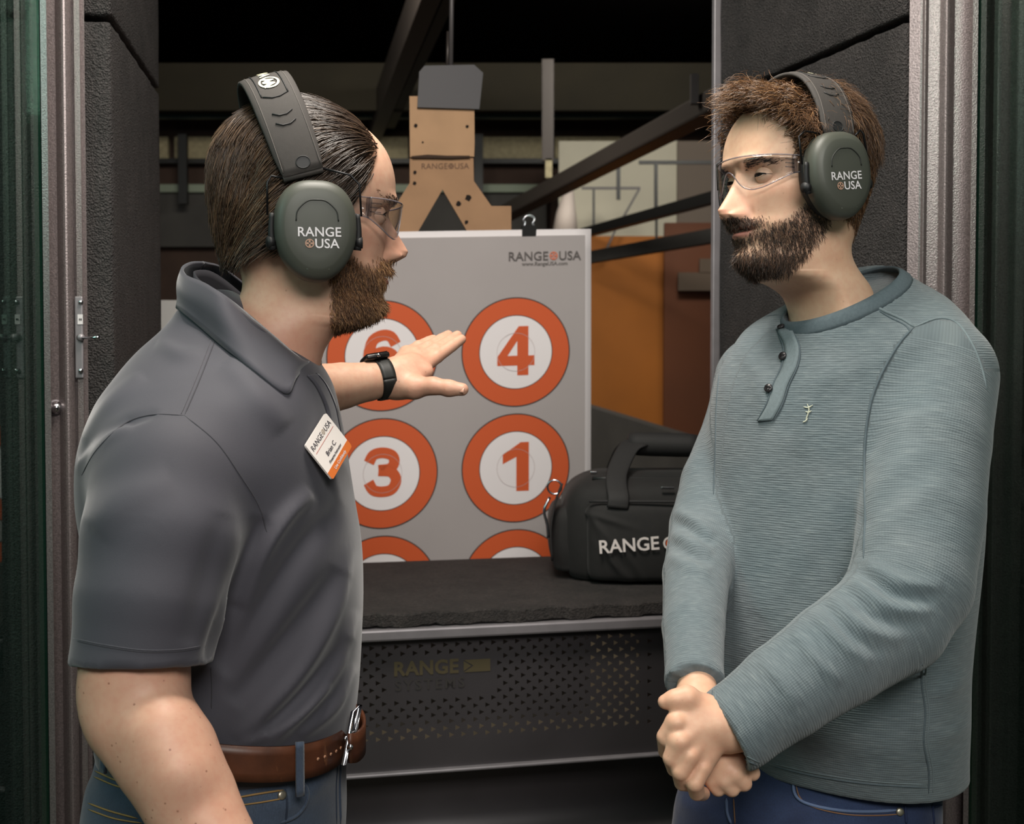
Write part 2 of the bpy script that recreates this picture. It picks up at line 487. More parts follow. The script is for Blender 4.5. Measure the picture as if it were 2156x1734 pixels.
# ---- side glass, one pane each side, running from the post towards the viewer
def glass_mat():
    m = bpy.data.materials.new('green tinted glass'); m.use_nodes = True; nt = m.node_tree; nt.nodes.clear()
    out = nt.nodes.new('ShaderNodeOutputMaterial')
    fr = facing_fresnel(nt, 0.046)
    tr = nt.nodes.new('ShaderNodeBsdfTransparent'); tr.inputs[0].default_value = (0.62, 0.76, 0.70, 1)
    gl = nt.nodes.new('ShaderNodeBsdfGlossy'); gl.inputs['Roughness'].default_value = 0.02; gl.inputs[0].default_value = (0.85, 1.0, 0.94, 1)
    mx = nt.nodes.new('ShaderNodeMixShader')
    nt.links.new(fr, mx.inputs[0]); nt.links.new(tr.outputs[0], mx.inputs[1]); nt.links.new(gl.outputs[0], mx.inputs[2]); nt.links.new(mx.outputs[0], out.inputs[0])
    return m
M_glass = glass_mat()
M_glass_edge = plain('green glass edge', (28, 58, 48), 0.1)
for nm, x, s in (('window_1', -0.7065, -1), ('window_2', 0.6975, 1)):
    r = thing(nm, (x, 1.2, 0), None, None, None, 'structure')
    obj('pane', *flat_box(min(x, x + s * 0.010), max(x, x + s * 0.010), 0.55, 1.862, 0.0, 3.2), M_glass, r, False)
    obj('pane_edge', *flat_box(min(x, x + s * 0.010), max(x, x + s * 0.010), 1.8625, 1.868, 0.0, 3.2), M_glass_edge, r, False)
    obj('gasket', *flat_box(min(x - s * 0.002, x + s * 0.013), max(x - s * 0.002, x + s * 0.013), 1.8685, 1.875, 0.0, 3.2), M_black, r, False)
# partitions of the neighbouring stalls, seen through the glass
for nm, x0, x1 in (('wall_neighbour_left', -2.2, -0.80), ('wall_neighbour_right', 0.80, 2.4)):
    struct(nm, flat_box(x0, x1, 2.05, 2.2, 0, 3.3), M_rubber)

# ---- far end of the range
def span(a, b, w, h, mat, name, parent=None, bev=0.0, **kw):
    """bar between two (px, py, d) points, width w (horizontal), height h"""
    A, B = W(*a), W(*b); d = B - A; L = np.linalg.norm(d); d /= L
    side = np.cross(d, EZ) if abs(d[2]) < 0.9 else EX.copy(); side /= np.linalg.norm(side); up = np.cross(side, d)
    o = obj(name, *box_geo((A + B) / 2, d, side, up, L, w, h, bev), mat, parent, False, **kw)
    return o
def panel(px0, py0, px1, py1, d, mat, name, parent=None, thick=0.05, **kw):
    A, B = W(px0, py0, d), W(px1, py1, d)
    return obj(name, *flat_box(A[0], B[0], d, d + thick, min(A[2], B[2]), max(A[2], B[2])), mat, parent, False, **kw)
M_olive = plain('olive baffle', (38, 33, 21), 0.9, 0, 0.15, 3)
M_beige = plain('beige acoustic panel', (150, 140, 112), 0.9, 0, 0.2, 30)
M_brown = plain('brown back stop', (60, 44, 36), 0.9, 0, 0.2, 5)
M_palebeam = plain('pale green beam', (128, 138, 122), 0.7)
M_white = plain('off white wall', (196, 190, 172), 0.8, 0, 0.05, 3)
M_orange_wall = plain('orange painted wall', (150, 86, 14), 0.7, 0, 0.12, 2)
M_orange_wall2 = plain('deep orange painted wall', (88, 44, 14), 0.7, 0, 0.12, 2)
M_greyprint = plain('grey wall lettering', (84, 70, 58), 0.8)
M_rail = plain('dark steel rail', (64, 58, 55), 0.45, 0.4)
M_pipe = plain('grey pipe', (82, 78, 78), 0.5, 0.3)
M_slate = plain('slate grey wall', (62, 60, 58), 0.85, 0, 0.2, 4)

wb = thing('wall_back', (0, 9.2, 0), None, None, None, 'structure')
panel(-700, 100, 2300, 1500, 9.2, M_brown, 'back_stop', wb)
for i, (a, b) in enumerate(((240, 358), (372, 455), (560, 690), (700, 860), (1012, 1146), (1168, 1304))):
    panel(a, 291, b, 336, 9.1, M_beige, 'acoustic_panel', wb, 0.05)
panel(100, 336, 1320, 346, 9.06, M_black, 'seam_strip', wb, 0.04)
panel(100, 390, 1150, 406, 9.05, M_palebeam, 'pale_beam', wb, 0.06)
panel(100, 408, 1150, 520, 9.1, M_slate, 'lower_panel', wb, 0.06)
panel(330, 243, 1560, 252, 8.6, plain('teal pipe', (48, 66, 62), 0.5), 'pipe', wb, 0.06)
panel(-200, 128, 1800, 236, 8.3, M_olive, 'ceiling_baffle', wb, 0.06)
for px in (388, 1008):
    panel(px - 9, 285, px + 9, 430, 8.9, M_black, 'upright', wb, 0.05)

wo = thing('wall_lane', (0.8, 7.5, 0), None, None, None, 'structure')
panel(1176, 300, 1425, 545, 8.4, M_white, 'white_panel', wo)
panel(1425, 300, 1700, 560, 8.35, plain('taupe wall', (112, 100, 90), 0.8), 'taupe_panel', wo)
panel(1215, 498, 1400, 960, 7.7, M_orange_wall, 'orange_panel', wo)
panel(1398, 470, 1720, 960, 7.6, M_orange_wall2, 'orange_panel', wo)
for a, b_, c_, d_ in ((1427, 574, 1720, 612), (1472, 545, 1720, 575)):
    panel(a, b_, c_, d_, 7.55, M_greyprint, 'painted_block', wo, 0.03)
A, B = W(1180, 838, 6.6), W(1560, 955, 5.0)
V = [A, B, W(1560, 1300, 5.0), W(1180, 1150, 6.6)]; V = np.array(V + [v + np.array([0.05, 0.3, 0]) for v in V])
obj('low_divider', V, [(0, 1, 2, 3), (7, 6, 5, 4), (0, 4, 5, 1), (1, 5, 6, 2), (2, 6, 7, 3), (3, 7, 4, 0)], M_slate, wo, False)

# trolley rails and pipe work over the lanes
cr = thing('carrier_rail', W(1300, 330, 5.9), 'long dark steel carrier rail sloping up across the lane behind the poster', 'rail')
span((1060, 452, 7.7), (1560, 190, 4.35), 0.10, 0.085, M_rail, 'rail_bar', cr, 0.01)
span((1060, 440, 7.7), (1560, 172, 4.35), 0.03, 0.02, M_pipe, 'rail_lip', cr)
panel(1452, 160, 1468, 222, 4.6, M_pipe, 'hanger', cr, 0.03)
ob = thing('overhead_beam', W(860, 80, 7), 'dark overhead beam running deep into the range above the cardboard', 'beam')
span((935, -120, 5.2), (790, 262, 8.9), 0.09, 0.20, M_rail, 'beam_flange', ob)
span((985, -120, 5.2), (822, 250, 8.9), 0.06, 0.14, M_black, 'beam_web', ob)
hp = thing('hanging_pipe', W(1153, 260, 7.2), 'grey vertical pipe hanging right of the cardboard hanger', 'pipe')
panel(1141, 130, 1165, 340, 7.2, M_rail, 'pipe_body', hp, 0.06)
panel(1148, 336, 1162, 376, 7.2, M_beige, 'pipe_end', hp, 0.05)
gr = thing('lower_rail', W(1380, 450, 6.8), 'thin dark rail with uprights in front of the white wall', 'rail')
span((1225, 492, 7.6), (1560, 400, 5.6), 0.05, 0.055, M_black, 'rail_bar', gr)
span((1225, 545, 7.5), (1560, 486, 5.9), 0.05, 0.07, M_slate, 'rail_bar', gr)
for a, b_, w in (((1302, 330, 7.3), (1302, 420, 7.3), 0.022), ((1381, 345, 7.2), (1381, 455, 7.2), 0.02), ((1250, 398, 7.9), (1250, 485, 7.9), 0.014), ((1382, 450, 7.2), (1382, 505, 7.2), 0.014)):
    span(a, b_, w, w, M_black, 'upright', gr)
for a, b_, w in (((1225, 396, 7.9), (1348, 396, 7.9), 0.016), ((1346, 398, 7.9), (1312, 458, 7.9), 0.014), ((1345, 342, 7.2), (1560, 342, 7.2), 0.02), ((1270, 540, 7.6), (1302, 470, 7.6), 0.014)):
    span(a, b_, w, w, M_pipe if w < 0.02 else M_black, 'crossbar', gr)
wt = thing('paper_target', W(368, 680, 3.4), 'blank white paper edge showing between the rubber partition and the polo shoulder', 'paper')
panel(338, 632, 470, 900, 3.4, plain('white paper', (214, 212, 208), 0.7), 'sheet', wt, 0.002)
panel(420, 880, 440, 1950, 3.405, M_rail, 'stand', wt, 0.02)
wc = thing('white_cone', W(1195, 440, 7.9), 'pale tapered post cap just above the poster beside the white wall', 'post')
V, Fc = tube_geo([W(1190, 495, 7.95), W(1192, 450, 7.95), W(1198, 400, 7.95)], [0.085, 0.065, 0.03], 12); obj('cap', V, Fc, plain('pale cap', (210, 196, 188), 0.6), wc)

# ================================================================== shooting bench
bench = thing('shooting_bench', lane(0.4, 2.4, 0), 'black rubber topped bench with perforated grey steel front between the men', 'bench')
S0, S1 = -0.10, 0.93
M_panel = plain('charcoal sheet steel', (66, 62, 64), 0.42, 0.3, 0.08, 10)
# rubber worktop with a ragged front edge
n = 90; rows = []
sg = np.linspace(S0, S1, n); rag = RNG.normal(0, 0.0012, n) + 0.0015 * np.sin(sg * 60)
prof = [(2.70, 1.058), (2.70, 1.080), (2.66, 1.082), (2.40, 1.082), (2.125, 1.082), (2.112, 1.0815), (2.109, 1.079), (2.107, 1.060), (2.112, 1.057)]
G = np.array([[lane(s, t + (rag[i] if t < 2.2 else 0), z + (rag[i] * 0.8 if t < 2.12 else 0)) for i, s in enumerate(sg)] for t, z in prof])
fcs = [tuple(q) for q in grid_faces(len(prof), n)] + [tuple((len(prof) - 1) * n + i for i in ()) for _ in ()]
m_ = len(prof)
fcs += [(0 * n + i, 0 * n + i + 1, (m_ - 1) * n + i + 1, (m_ - 1) * n + i) for i in range(n - 1)]
fcs += [tuple(k * n for k in range(m_)), tuple(k * n + n - 1 for k in range(m_ - 1, -1, -1))]
obj('worktop', G.reshape(-1, 3), fcs, M_mat, bench, False)
def lane_box(s0, s1, t0, t1, z0, z1, bev=0.0):
    return box_geo(lane((s0 + s1) / 2, (t0 + t1) / 2, (z0 + z1) / 2), LU, LV, EZ, s1 - s0, t1 - t0, z1 - z0, bev)
obj('steel_ledge', *lane_box(S0, S1, 2.098, 2.60, 1.036, 1.0565, 0.004), M_steel_edge, bench, False)
# perforated front: every cell is a quad with a real triangular hole
TP = 2.125
pitch, rowh, z_top, nrow = 0.0216, 0.01235, 1.020, 14
mb = MB(); c0, c1 = -0.05, 0.76
ncol = int((c1 - c0) / pitch)
for r in range(nrow):
    zc = z_top - r * rowh; off = (r % 2) * pitch / 2
    ss = [c0] + [c0 + off + (k + 0.0) * pitch for k in range(1, ncol)] + [c1]
    for k in range(len(ss) - 1):
        a, b_ = ss[k], ss[k + 1]; zt, zb = zc + rowh / 2, zc - rowh / 2
        q = [lane(a, TP, zb), lane(b_, TP, zb), lane(b_, TP, zt), lane(a, TP, zt)]
        sm = (a + b_) / 2
        P = lane(sm, TP, zc); ppx, ppy, _ = project(P)
        logo = 822 < ppx < 1042 and 2 <= r <= 7
        if logo or b_ - a > pitch * 1.3 or b_ - a < pitch * 0.8:
            mb.add(q, [(0, 1, 2, 3)]); continue
        h = 0.0046
        tri = [lane(sm - h, TP, zc - h), lane(sm + h, TP, zc), lane(sm - h, TP, zc + h)]
        mb.add(q + tri, [(0, 1, 5, 4), (1, 2, 5), (2, 3, 6, 5), (3, 0, 4, 6)])
zl = z_top - (nrow - 0.5) * rowh; zh = z_top + rowh / 2
for (a, b_, z0, z1) in ((S0, S1, zh, 1.036), (S0, S1, 0.802, zl), (S0, c0, zl, zh), (c1, S1, zl, zh)):
    mb.add([lane(a, TP, z0), lane(b_, TP, z0), lane(b_, TP, z1), lane(a, TP, z1)], [(0, 1, 2, 3)])
front = mb.build('perforated_front', M_panel, bench, False)
sol = front.modifiers.new('thickness', 'SOLIDIFY'); sol.thickness = 0.0015; sol.offset = -1
M_cut = plain('olive light in lettering', (74, 64, 40), 0.7)  # olive paints in the light seen through the cut-out letters and arrow
pc = lane(0, 0, 0)
def on_front(px, py):
    # intersection of the pixel ray with the front plane
    d = W(px, py, 1.0) - CAM; k = (TP - CAM @ LV) / (d @ LV); return CAM + d * k
o_ = on_front(897, 1406); V, Fc = text_geo('RANGE', 0.034, 0.0012, spacing=1.05)
lt = obj('panel_lettering', put(V, o_, LU, EZ, -LV, 0.0012), Fc, M_cut, front, False)
o_ = on_front(905, 1440); V, Fc = text_geo('SYSTEMS', 0.026, 0.0006, spacing=1.3)
obj('panel_lettering', put(V, o_, LU, EZ, -LV, 0.0012), Fc, plain('dark lettering', (48, 44, 42), 0.6), front, False)
o_ = on_front(1004, 1400)
arr = [(-0.024, 0.011), (0.024, 0.011), (0.024, -0.011), (-0.024, -0.011), (-0.006, 0.0)]
obj('arrow_mark', put([(x, y, 0) for x, y in arr], o_, LU, EZ, -LV, 0.0012), [(3, 4, 2), (4, 1, 2), (4, 0, 1)], M_cut, front, False)
obj('arrow_mark', put([(-0.024, 0.009, 0), (-0.024, -0.009, 0), (-0.010, 0, 0)], o_, LU, EZ, -LV, 0.0012), [(0, 1, 2)], M_cut, front, False)
obj('lower_flange', *lane_box(S0, S1, 2.112, 2.16, 0.797, 0.803, 0.002), M_steel_edge, bench, False)
# recessed lower front that curves out again
ts = [(2.19, 0.797), (2.20, 0.74), (2.20, 0.69), (2.185, 0.655), (2.15, 0.632), (2.10, 0.622), (2.07, 0.620), (2.07, 0.610), (2.22, 0.60), (2.22, 0.797)]
G = np.array([[lane(s, t, z) for s in (S0, S1)] for t, z in ts]); fl = [tuple(q) for q in grid_faces(len(ts), 2)]
obj('kick_panel', G.reshape(-1, 3), fl, M_panel, bench, True)
for s in (S0 + 0.02, S1 - 0.02):
    obj('leg', *lane_box(s - 0.02, s + 0.02, 2.24, 2.60, 0.0, 1.036, 0.003), M_steel, bench, False)

# ================================================================== poster
PD = 2.87
M_pgrey = plain('grey print', (160, 153, 152), 0.75, 0, 0.03, 6)
M_pwhite = plain('white paper stock', (226, 220, 221), 0.7)
M_porange = plain('orange print', (198, 82, 32), 0.7)
M_pink = plain('black ink', (40, 38, 36), 0.7)
M_pfaint = plain('faint print line', (176, 160, 158), 0.7)
ay_, ar_ = math.radians(8), math.radians(1.7)
PX = np.array([math.cos(ay_) * math.cos(ar_), math.sin(ay_) * math.cos(ar_), math.sin(ar_)])
PY = np.array([0.0, 0.012, 1.0])
PN = np.cross(PX, PY); PN /= np.linalg.norm(PN)
P0 = W(1086, 741, PD)
poster = thing('target_poster', P0 - PY * 0.9, 'grey paper target poster with numbered orange and white ring circles', 'poster')
colx = (-0.309, 0.0); rowp = 0.2695
xr, xl, yt, yb = 0.178, -0.309 - 0.178, 0.283, -0.86
def ppos(V, lift): return put(V, P0, PX, PY, PN, lift)
G = np.array([[(x, y, 0.002 * math.sin(x * 9 + y * 4)) for x in np.linspace(xl, xr, 16)] for y in np.linspace(yt, yb, 24)])
def warp(V):
    V = np.array(V, float); V[:, 2] += 0.002 * np.sin(V[:, 0] * 9 + V[:, 1] * 4); return V
V, Fc = sheet_geo(np.array([ppos(g, -0.0006) for g in G]), 0.0006)
obj('paper_sheet', V, Fc, M_pwhite, poster, True)
bw = 0.0145
G2 = np.array([[(x, y, 0.002 * math.sin(x * 9 + y * 4)) for x in np.linspace(xl + bw, xr - bw, 16)] for y in np.linspace(yt - bw, yb + bw, 24)])
obj('grey_field', ppos(G2.reshape(-1, 3), 0.0008), [tuple(q[::-1]) for q in grid_faces(24, 16)], M_pgrey, poster, True)
from mathutils.geometry import tessellate_polygon
def ribbon(P, w):
    P = spline(np.array(P, float), 40); T = np.gradient(P, axis=0); T /= np.linalg.norm(T, axis=1)[:, None]
    N2 = np.stack([-T[:, 1], T[:, 0]], 1); V = np.vstack([P + N2 * w / 2, P - N2 * w / 2]); m2 = len(P)
    return np.column_stack([V, np.zeros(len(V))]), [(i, m2 + i, m2 + i + 1, i + 1) for i in range(m2 - 1)]
def numeral(ch):
    if ch == '6': return ribbon([(0.27, 0.20), (0.17, 0.36), (0, 0.39), (-0.19, 0.29), (-0.265, 0.06), (-0.265, -0.14), (-0.19, -0.34), (0, -0.39), (0.20, -0.33), (0.265, -0.16), (0.19, 0.0), (0.02, 0.055), (-0.17, -0.01), (-0.25, -0.10)], 0.225)
    if ch == '3':
        A, B = ribbon([(-0.28, 0.20), (-0.19, 0.35), (0, 0.39), (0.18, 0.33), (0.225, 0.20), (0.14, 0.07), (-0.09, 0.045)], 0.215), ribbon([(-0.09, 0.035), (0.16, 0.0), (0.26, -0.16), (0.18, -0.34), (0, -0.39), (-0.19, -0.35), (-0.29, -0.19)], 0.215)
        return np.vstack([A[0], B[0]]), A[1] + [tuple(i + len(A[0]) for i in f) for f in B[1]]
    L_ = {'4': [[(0.05, 0.5), (0.25, 0.5), (0.25, -0.10), (0.375, -0.10), (0.375, -0.30), (0.25, -0.30), (0.25, -0.5), (0.02, -0.5), (0.02, -0.30), (-0.39, -0.30), (-0.39, -0.12)], [(0.02, 0.20), (-0.18, -0.10), (0.02, -0.10)]],
          '1': [[(0.0, 0.5), (0.17, 0.5), (0.17, -0.5), (-0.09, -0.5), (-0.09, 0.20), (-0.37, 0.06), (-0.37, 0.25)]]}
    if ch in L_:
        flat = [(x, y, 0) for l in L_[ch] for x, y in l]; return np.array(flat, float), [tuple(t) for t in tessellate_polygon([[Vector((x, y, 0)) for x, y in l] for l in L_[ch]])]
    return text_geo(ch, 1.3, 0.08)
nums = [['6', '4'], ['3', '1'], ['2', '5'], ['8', '7']]
for r in range(3):
    for c in range(2):
        x, y = colx[c], -rowp * r
        g = disc_geo(0.0, 0.1265, 72, x, y)
        def rr(r0, r1): return disc_geo(r0, r1, 72, x, y)
        ring = obj('printed_ring', ppos(warp(rr(0.086, 0.1245)[0]), 0.0014), rr(0.086, 0.1245)[1], M_porange, poster, False)
        for r0, r1 in ((0.1245, 0.1272), (0.0842, 0.086)):
            obj('ring_outline', ppos(warp(rr(r0, r1)[0]), 0.0015), rr(r0, r1)[1], M_pink, ring, False)
        V, Fc = disc_geo(0, 0.0842, 72, x, y)
        obj('ring_centre', ppos(warp(V), 0.0014), Fc, M_pwhite, ring, False)
        V, Fc = numeral(nums[r][c])
        V = V - (V.min(0) + V.max(0)) / 2; V[:, :2] *= 0.114 / (V[:, 1].max() - V[:, 1].min())
        V[:, 0] *= 1.0
        V[:, 0] += x; V[:, 1] += y + 0.003
        obj('numeral', ppos(warp(V), 0.0020), Fc, M_porange, ring, False)
        obj('faint_circle', ppos(warp(rr(0.0438, 0.0446)[0]), 0.0024), rr(0.0438, 0.0446)[1], M_pfaint, ring, False)
M_ink2 = plain('charcoal ink', (84, 78, 76), 0.7)
def logo(size, mat_t, mat_o, origin, ax, ay, lift, parent, bold=0.03, stacked=False, name='logo_lettering', smooth=False, nrm=None, gap=0.0):
    """RANGE (sight) USA"""
    G_ = []
    for t in ('RANGE', 'USA'):
        V, Fc = text_geo(t, 1.0, bold, spacing=1.02)
        V = V - np.array([*(V.min(0) + V.max(0))[:2] / 2, 0]); G_.append((V, Fc, V[:, 0].max()))
    h1, h2 = G_[0][2], G_[1][2]
    if stacked:
        x1, y1, x2, y2 = 0.0, 0.42, h1 - h2 - 0.15, -0.45; ox, oy = x2 - h2 - 0.42, -0.45
    else:
        tot = h1 + h2 + 0.45; x1, y1, x2, y2 = -tot + h1, 0.0, tot - h2, 0.0; ox, oy = (x1 + h1 + x2 - h2) / 2, 0.0
    mb = MB()
    for (V, Fc, _), x, y in zip(G_, (x1, x2), (y1, y2)):
        V = V + np.array([x, y, 0]); mb.add(V * size, Fc)
    n_ = np.cross(ax, ay) if nrm is None else nrm
    for V, (_, Fc, _) in zip(mb.V, G_):
        o = obj(name, put(V, origin, ax, ay, n_, lift), Fc, mat_t, parent, False)
    r1, f1 = disc_geo(0.26, 0.34, 24, ox, oy)
    m2 = MB(); m2.add(put(r1 * size, origin, ax, ay, n_, lift), f1)
    for a in range(4):
        c, s_ = math.cos(a * math.pi / 2), math.sin(a * math.pi / 2)
        q = np.array([(0.06, -0.05), (0.24, -0.08), (0.24, 0.08), (0.06, 0.05)])
        q = np.stack([ox + q[:, 0] * c - q[:, 1] * s_, oy + q[:, 0] * s_ + q[:, 1] * c, 0 * q[:, 0]], 1)
        m2.add(put(q * size, origin, ax, ay, n_, lift), [(0, 1, 2, 3)])
    m2.build('sight_mark', mat_o, parent, False)
    return o
M_orange_ink = plain('orange ink', (200, 110, 80), 0.7)
logo(0.0285, M_ink2, M_orange_ink, ppos(np.array([[0.068, 0.2215, 0]]), 0.005)[0], PX, PY, 0.0, poster, 0.012)
V, Fc = text_geo('www.RangeUSA.com', 0.0125, 0.0004); obj('web_lettering', ppos(V + np.array([0.068, 0.203, 0]), 0.003), Fc, M_ink2, poster, False)

# binder clip on the poster's top edge
def psc(px, py, lift=0.0):
    d = W(px, py, 1.0) - CAM; k = ((P0 - CAM) @ PN) / (d @ PN); return CAM + d * k + PN * lift
clip = thing('binder_clip', psc(1113, 485), 'black binder clip with wire loops on the poster top edge', 'clip')
c_ = psc(1113.5, 487)
V = [(-0.0165, 0.013, -0.009), (0.0165, 0.013, -0.009), (0.0165, 0.013, 0.009), (-0.0165, 0.013, 0.009), (-0.0165, -0.012, -0.003), (0.0165, -0.012, -0.003), (0.0165, -0.012, 0.003), (-0.0165, -0.012, 0.003)]
obj('clip_body', put(np.array(V), c_, PX, PY, PN), [(3, 2, 1, 0), (0, 1, 5, 4), (2, 3, 7, 6), (1, 2, 6, 5), (3, 0, 4, 7), (4, 5, 6, 7)], M_black, clip, False)
for zz in (-0.008, 0.008):
    P = spline([(-0.012, 0.011, zz), (-0.009, 0.020, zz), (-0.013, 0.028, zz), (-0.006, 0.036, zz), (0.006, 0.036, zz), (0.013, 0.028, zz), (0.009, 0.020, zz), (0.012, 0.011, zz)], 24)
    obj('wire_loop', *tube_geo(put(P, c_, PX, PY, PN), 0.0013, 6), M_chrome, clip)

# cardboard hanger behind / above the poster
hang = thing('cardboard_hanger', psc(932, 480, -0.008), 'tan cardboard target hanger with splayed legs and bullet holes above the poster', 'hanger')
def plate(name, pts, lift, thick, mat, parent):
    P = np.array([psc(x, y, lift) for x, y in pts]); n_ = len(P)
    V = np.vstack([P, P - PN * thick]); Fc = [tuple(range(n_))[::-1], tuple(range(n_, 2 * n_))] + [(i, (i + 1) % n_, n_ + (i + 1) % n_, n_ + i) for i in range(n_)]
    bm = bmesh.new(); vs = [bm.verts.new(v) for v in V]
    for f in Fc: bm.faces.new([vs[i] for i in f])
    bmesh.ops.recalc_face_normals(bm, faces=bm.faces); bmesh.ops.triangulate(bm, faces=[f for f in bm.faces if len(f.verts) > 4])
    bm.verts.index_update(); V = np.array([v.co[:] for v in bm.verts]); Fc = [[v.index for v in f.verts] for f in bm.faces]; bm.free()
    return obj(name, V, Fc, mat, parent, False)
legs_ = [(863, 318), (997, 318), (998, 380), (1035, 433), (1077, 433), (1077, 560), (1027, 560), (932, 398), (838, 560), (788, 560), (788, 436), (830, 436), (863, 384)]
plate('lower_board', legs_, -0.004, 0.006, M_cardboard, hang)
plate('upper_board', [(862, 203), (998, 203), (999, 300), (998, 330), (965, 328), (930, 331), (900, 329), (863, 331)], 0.003, 0.006, M_cardboard2, hang)
ragged = [(866, 329), (900, 326), (940, 328), (988, 328), (990, 332), (950, 334), (905, 333), (868, 333)]
plate('torn_edge', ragged, 0.0040, 0.0008, plain('torn cardboard', (52, 36, 26), 0.9), hang)
for x, y, r in ((875, 265, 4), (983, 267, 3.5), (874, 362, 4), (873, 385, 4), (966, 428, 6), (986, 416, 6.5), (982, 467, 4.5), (890, 300, 2)):
    pos = psc(x, y, 0.0045 if y < 330 else -0.0025)
    V, Fc = disc_geo(0, r * 2.87 / 2600, 9); V[:, :2] *= RNG.uniform(0.75, 1.2, (9, 1))
    obj('bullet_hole', put(V, pos, PX, PY, PN, 0), Fc, plain('hole dark', (26, 18, 14), 1.0) if 'hole dark' not in bpy.data.materials else bpy.data.materials['hole dark'], hang, False)
logo(0.0185, plain('brown ink', (92, 66, 50), 0.8), bpy.data.materials['brown ink'], psc(938, 349, -0.003), PX, PY, 0.0, hang, 0.0)
hold = thing('target_holder', psc(947, 186), 'matte black clamp plate on a thin rod gripping the cardboard top', 'holder')
plate('clamp_plate', [(893, 141), (997, 139), (1016, 156), (1008, 232), (878, 228), (882, 154)], 0.012, 0.008, plain('matte black plastic', (56, 54, 57), 0.6), hold)
obj('rod', *tube_geo([psc(949, 150, 0.0), psc(953, -160, 0.0)], 0.0055, 10), M_pipe, hold)
obj('rod_sleeve', *tube_geo([psc(942, 150, -0.006), psc(944, 65, -0.006)], 0.004, 8), M_rail, hold)

# ================================================================== switch plate and bolt on the left post
sw = thing('toggle_switch', W(167, 710, 1.89), 'narrow steel toggle switch plate with two screws on the post', 'switch')
c_ = W(167, 710, 1.888)
obj('plate', *box_geo(c_, EX, EY, EZ, 0.0125, 0.005, 0.125, 0.002), M_steel_edge, sw, False)
for py in (636, 780):
    V, Fc = tube_geo([W(170, py, 1.886), W(170, py, 1.880)], [0.0042, 0.0030], 12); s_ = obj('screw', V, Fc, M_chrome, sw)
obj('label_tag', *box_geo(W(169, 672, 1.884), EX, EY, EZ, 0.008, 0.001, 0.015), plain('label white', (205, 200, 200), 0.6), sw, False)
for dx in (-1.5, 1.8):
    obj('label_dot', *box_geo(W(169 + dx, 672, 1.8832), EX, EY, EZ, 0.0014, 0.0008, 0.003), M_black, sw, False)
obj('toggle_collar', *tube_geo([W(169, 710, 1.886), W(172, 710, 1.876)], [0.006, 0.005], 12), M_steel_edge, sw)
obj('toggle_lever', *tube_geo([W(172, 711, 1.878), W(190, 711, 1.862), W(207, 710, 1.848)], [0.0016, 0.0020, 0.0028], 10), M_chrome, sw)
bo = thing('carriage_bolt', W(120, 858, 1.89), 'domed steel bolt head low on the grey post', 'bolt')
V, Fc = tube_geo([W(118, 858, 1.893), W(119, 858, 1.887), W(120, 858, 1.882), W(120.5, 858, 1.880)], [0.0105, 0.010, 0.006, 0.0015], 16)
obj('dome', V, Fc, M_chrome, bo); obj('washer', *tube_geo([W(117.5, 858, 1.895), W(117.5, 858, 1.891)], 0.0125, 16), M_steel_edge, bo)

# ================================================================== range bag
bag = thing('range_bag', W(1330, 1245, 2.5), 'black canvas range bag with white lettering on the bench', 'bag')
M_canvas = plain('black canvas', (22, 20, 19), 0.8, 0, 0.15, 60, 0.25, 900, 0.0008, sheen=0.05)
M_web = plain('black webbing', (31, 29, 29), 0.75, 0, 0.1, 200, 0.3, 1500, 0.0006)
bz = 1.0835
def bagp(x, y, z): return np.array([0.120 + x, 2.40 + y, bz + z])
v = Vol(bagp(-0.09, -0.05, -0.02), bagp(0.48, 0.34, 0.28), 0.005)
R = []
for z, ex, ey, oy in ((0.0, 0.215, 0.115, 0.145), (0.02, 0.228, 0.125, 0.145), (0.08, 0.235, 0.132, 0.145), (0.15, 0.232, 0.130, 0.145), (0.185, 0.215, 0.118, 0.145), (0.205, 0.185, 0.085, 0.145), (0.213, 0.16, 0.05, 0.145)):
    c_ = bagp(0.215, oy, z); R.append((c_[2], c_[0], c_[1], ex, ey, 0.0, 5.0))
v.slices(R)
V, Q = v.mesh(3); obj('body', V, Q, M_canvas, bag)
v = Vol(bagp(-0.03, -0.06, -0.02), bagp(0.50, 0.10, 0.25), 0.004)
R = [(bagp(0, 0, z)[2], bagp(0.225, 0, 0)[0], bagp(0, 0.035, 0)[1], ex, ey, 0, 6.0) for z, ex, ey in ((0.006, 0.185, 0.035), (0.02, 0.195, 0.045), (0.08, 0.197, 0.052), (0.14, 0.197, 0.046), (0.158, 0.19, 0.036))]
v.slices(R); V, Q = v.mesh(2)
N = vnormals(V, Q)
wr_ = np.zeros(len(V)); rel = V - bagp(0, 0, 0)
for (x0, z0, ang, ln, amp) in ((0.06, 0.10, -0.9, 0.05, 0.004), (0.07, 0.06, -1.1, 0.06, 0.004), (0.09, 0.03, -0.8, 0.05, 0.003), (0.06, 0.13, -0.3, 0.05, 0.004), (0.11, 0.05, -1.0, 0.05, 0.003)):
    u = (rel[:, 0] - x0) * math.cos(ang) + (rel[:, 2] - z0) * math.sin(ang); w = -(rel[:, 0] - x0) * math.sin(ang) + (rel[:, 2] - z0) * math.cos(ang)
    wr_ += amp * np.exp(-(u / ln) ** 2 - (w / 0.006) ** 2)
obj('front_pocket', V + N * wr_[:, None], Q, M_canvas, bag)
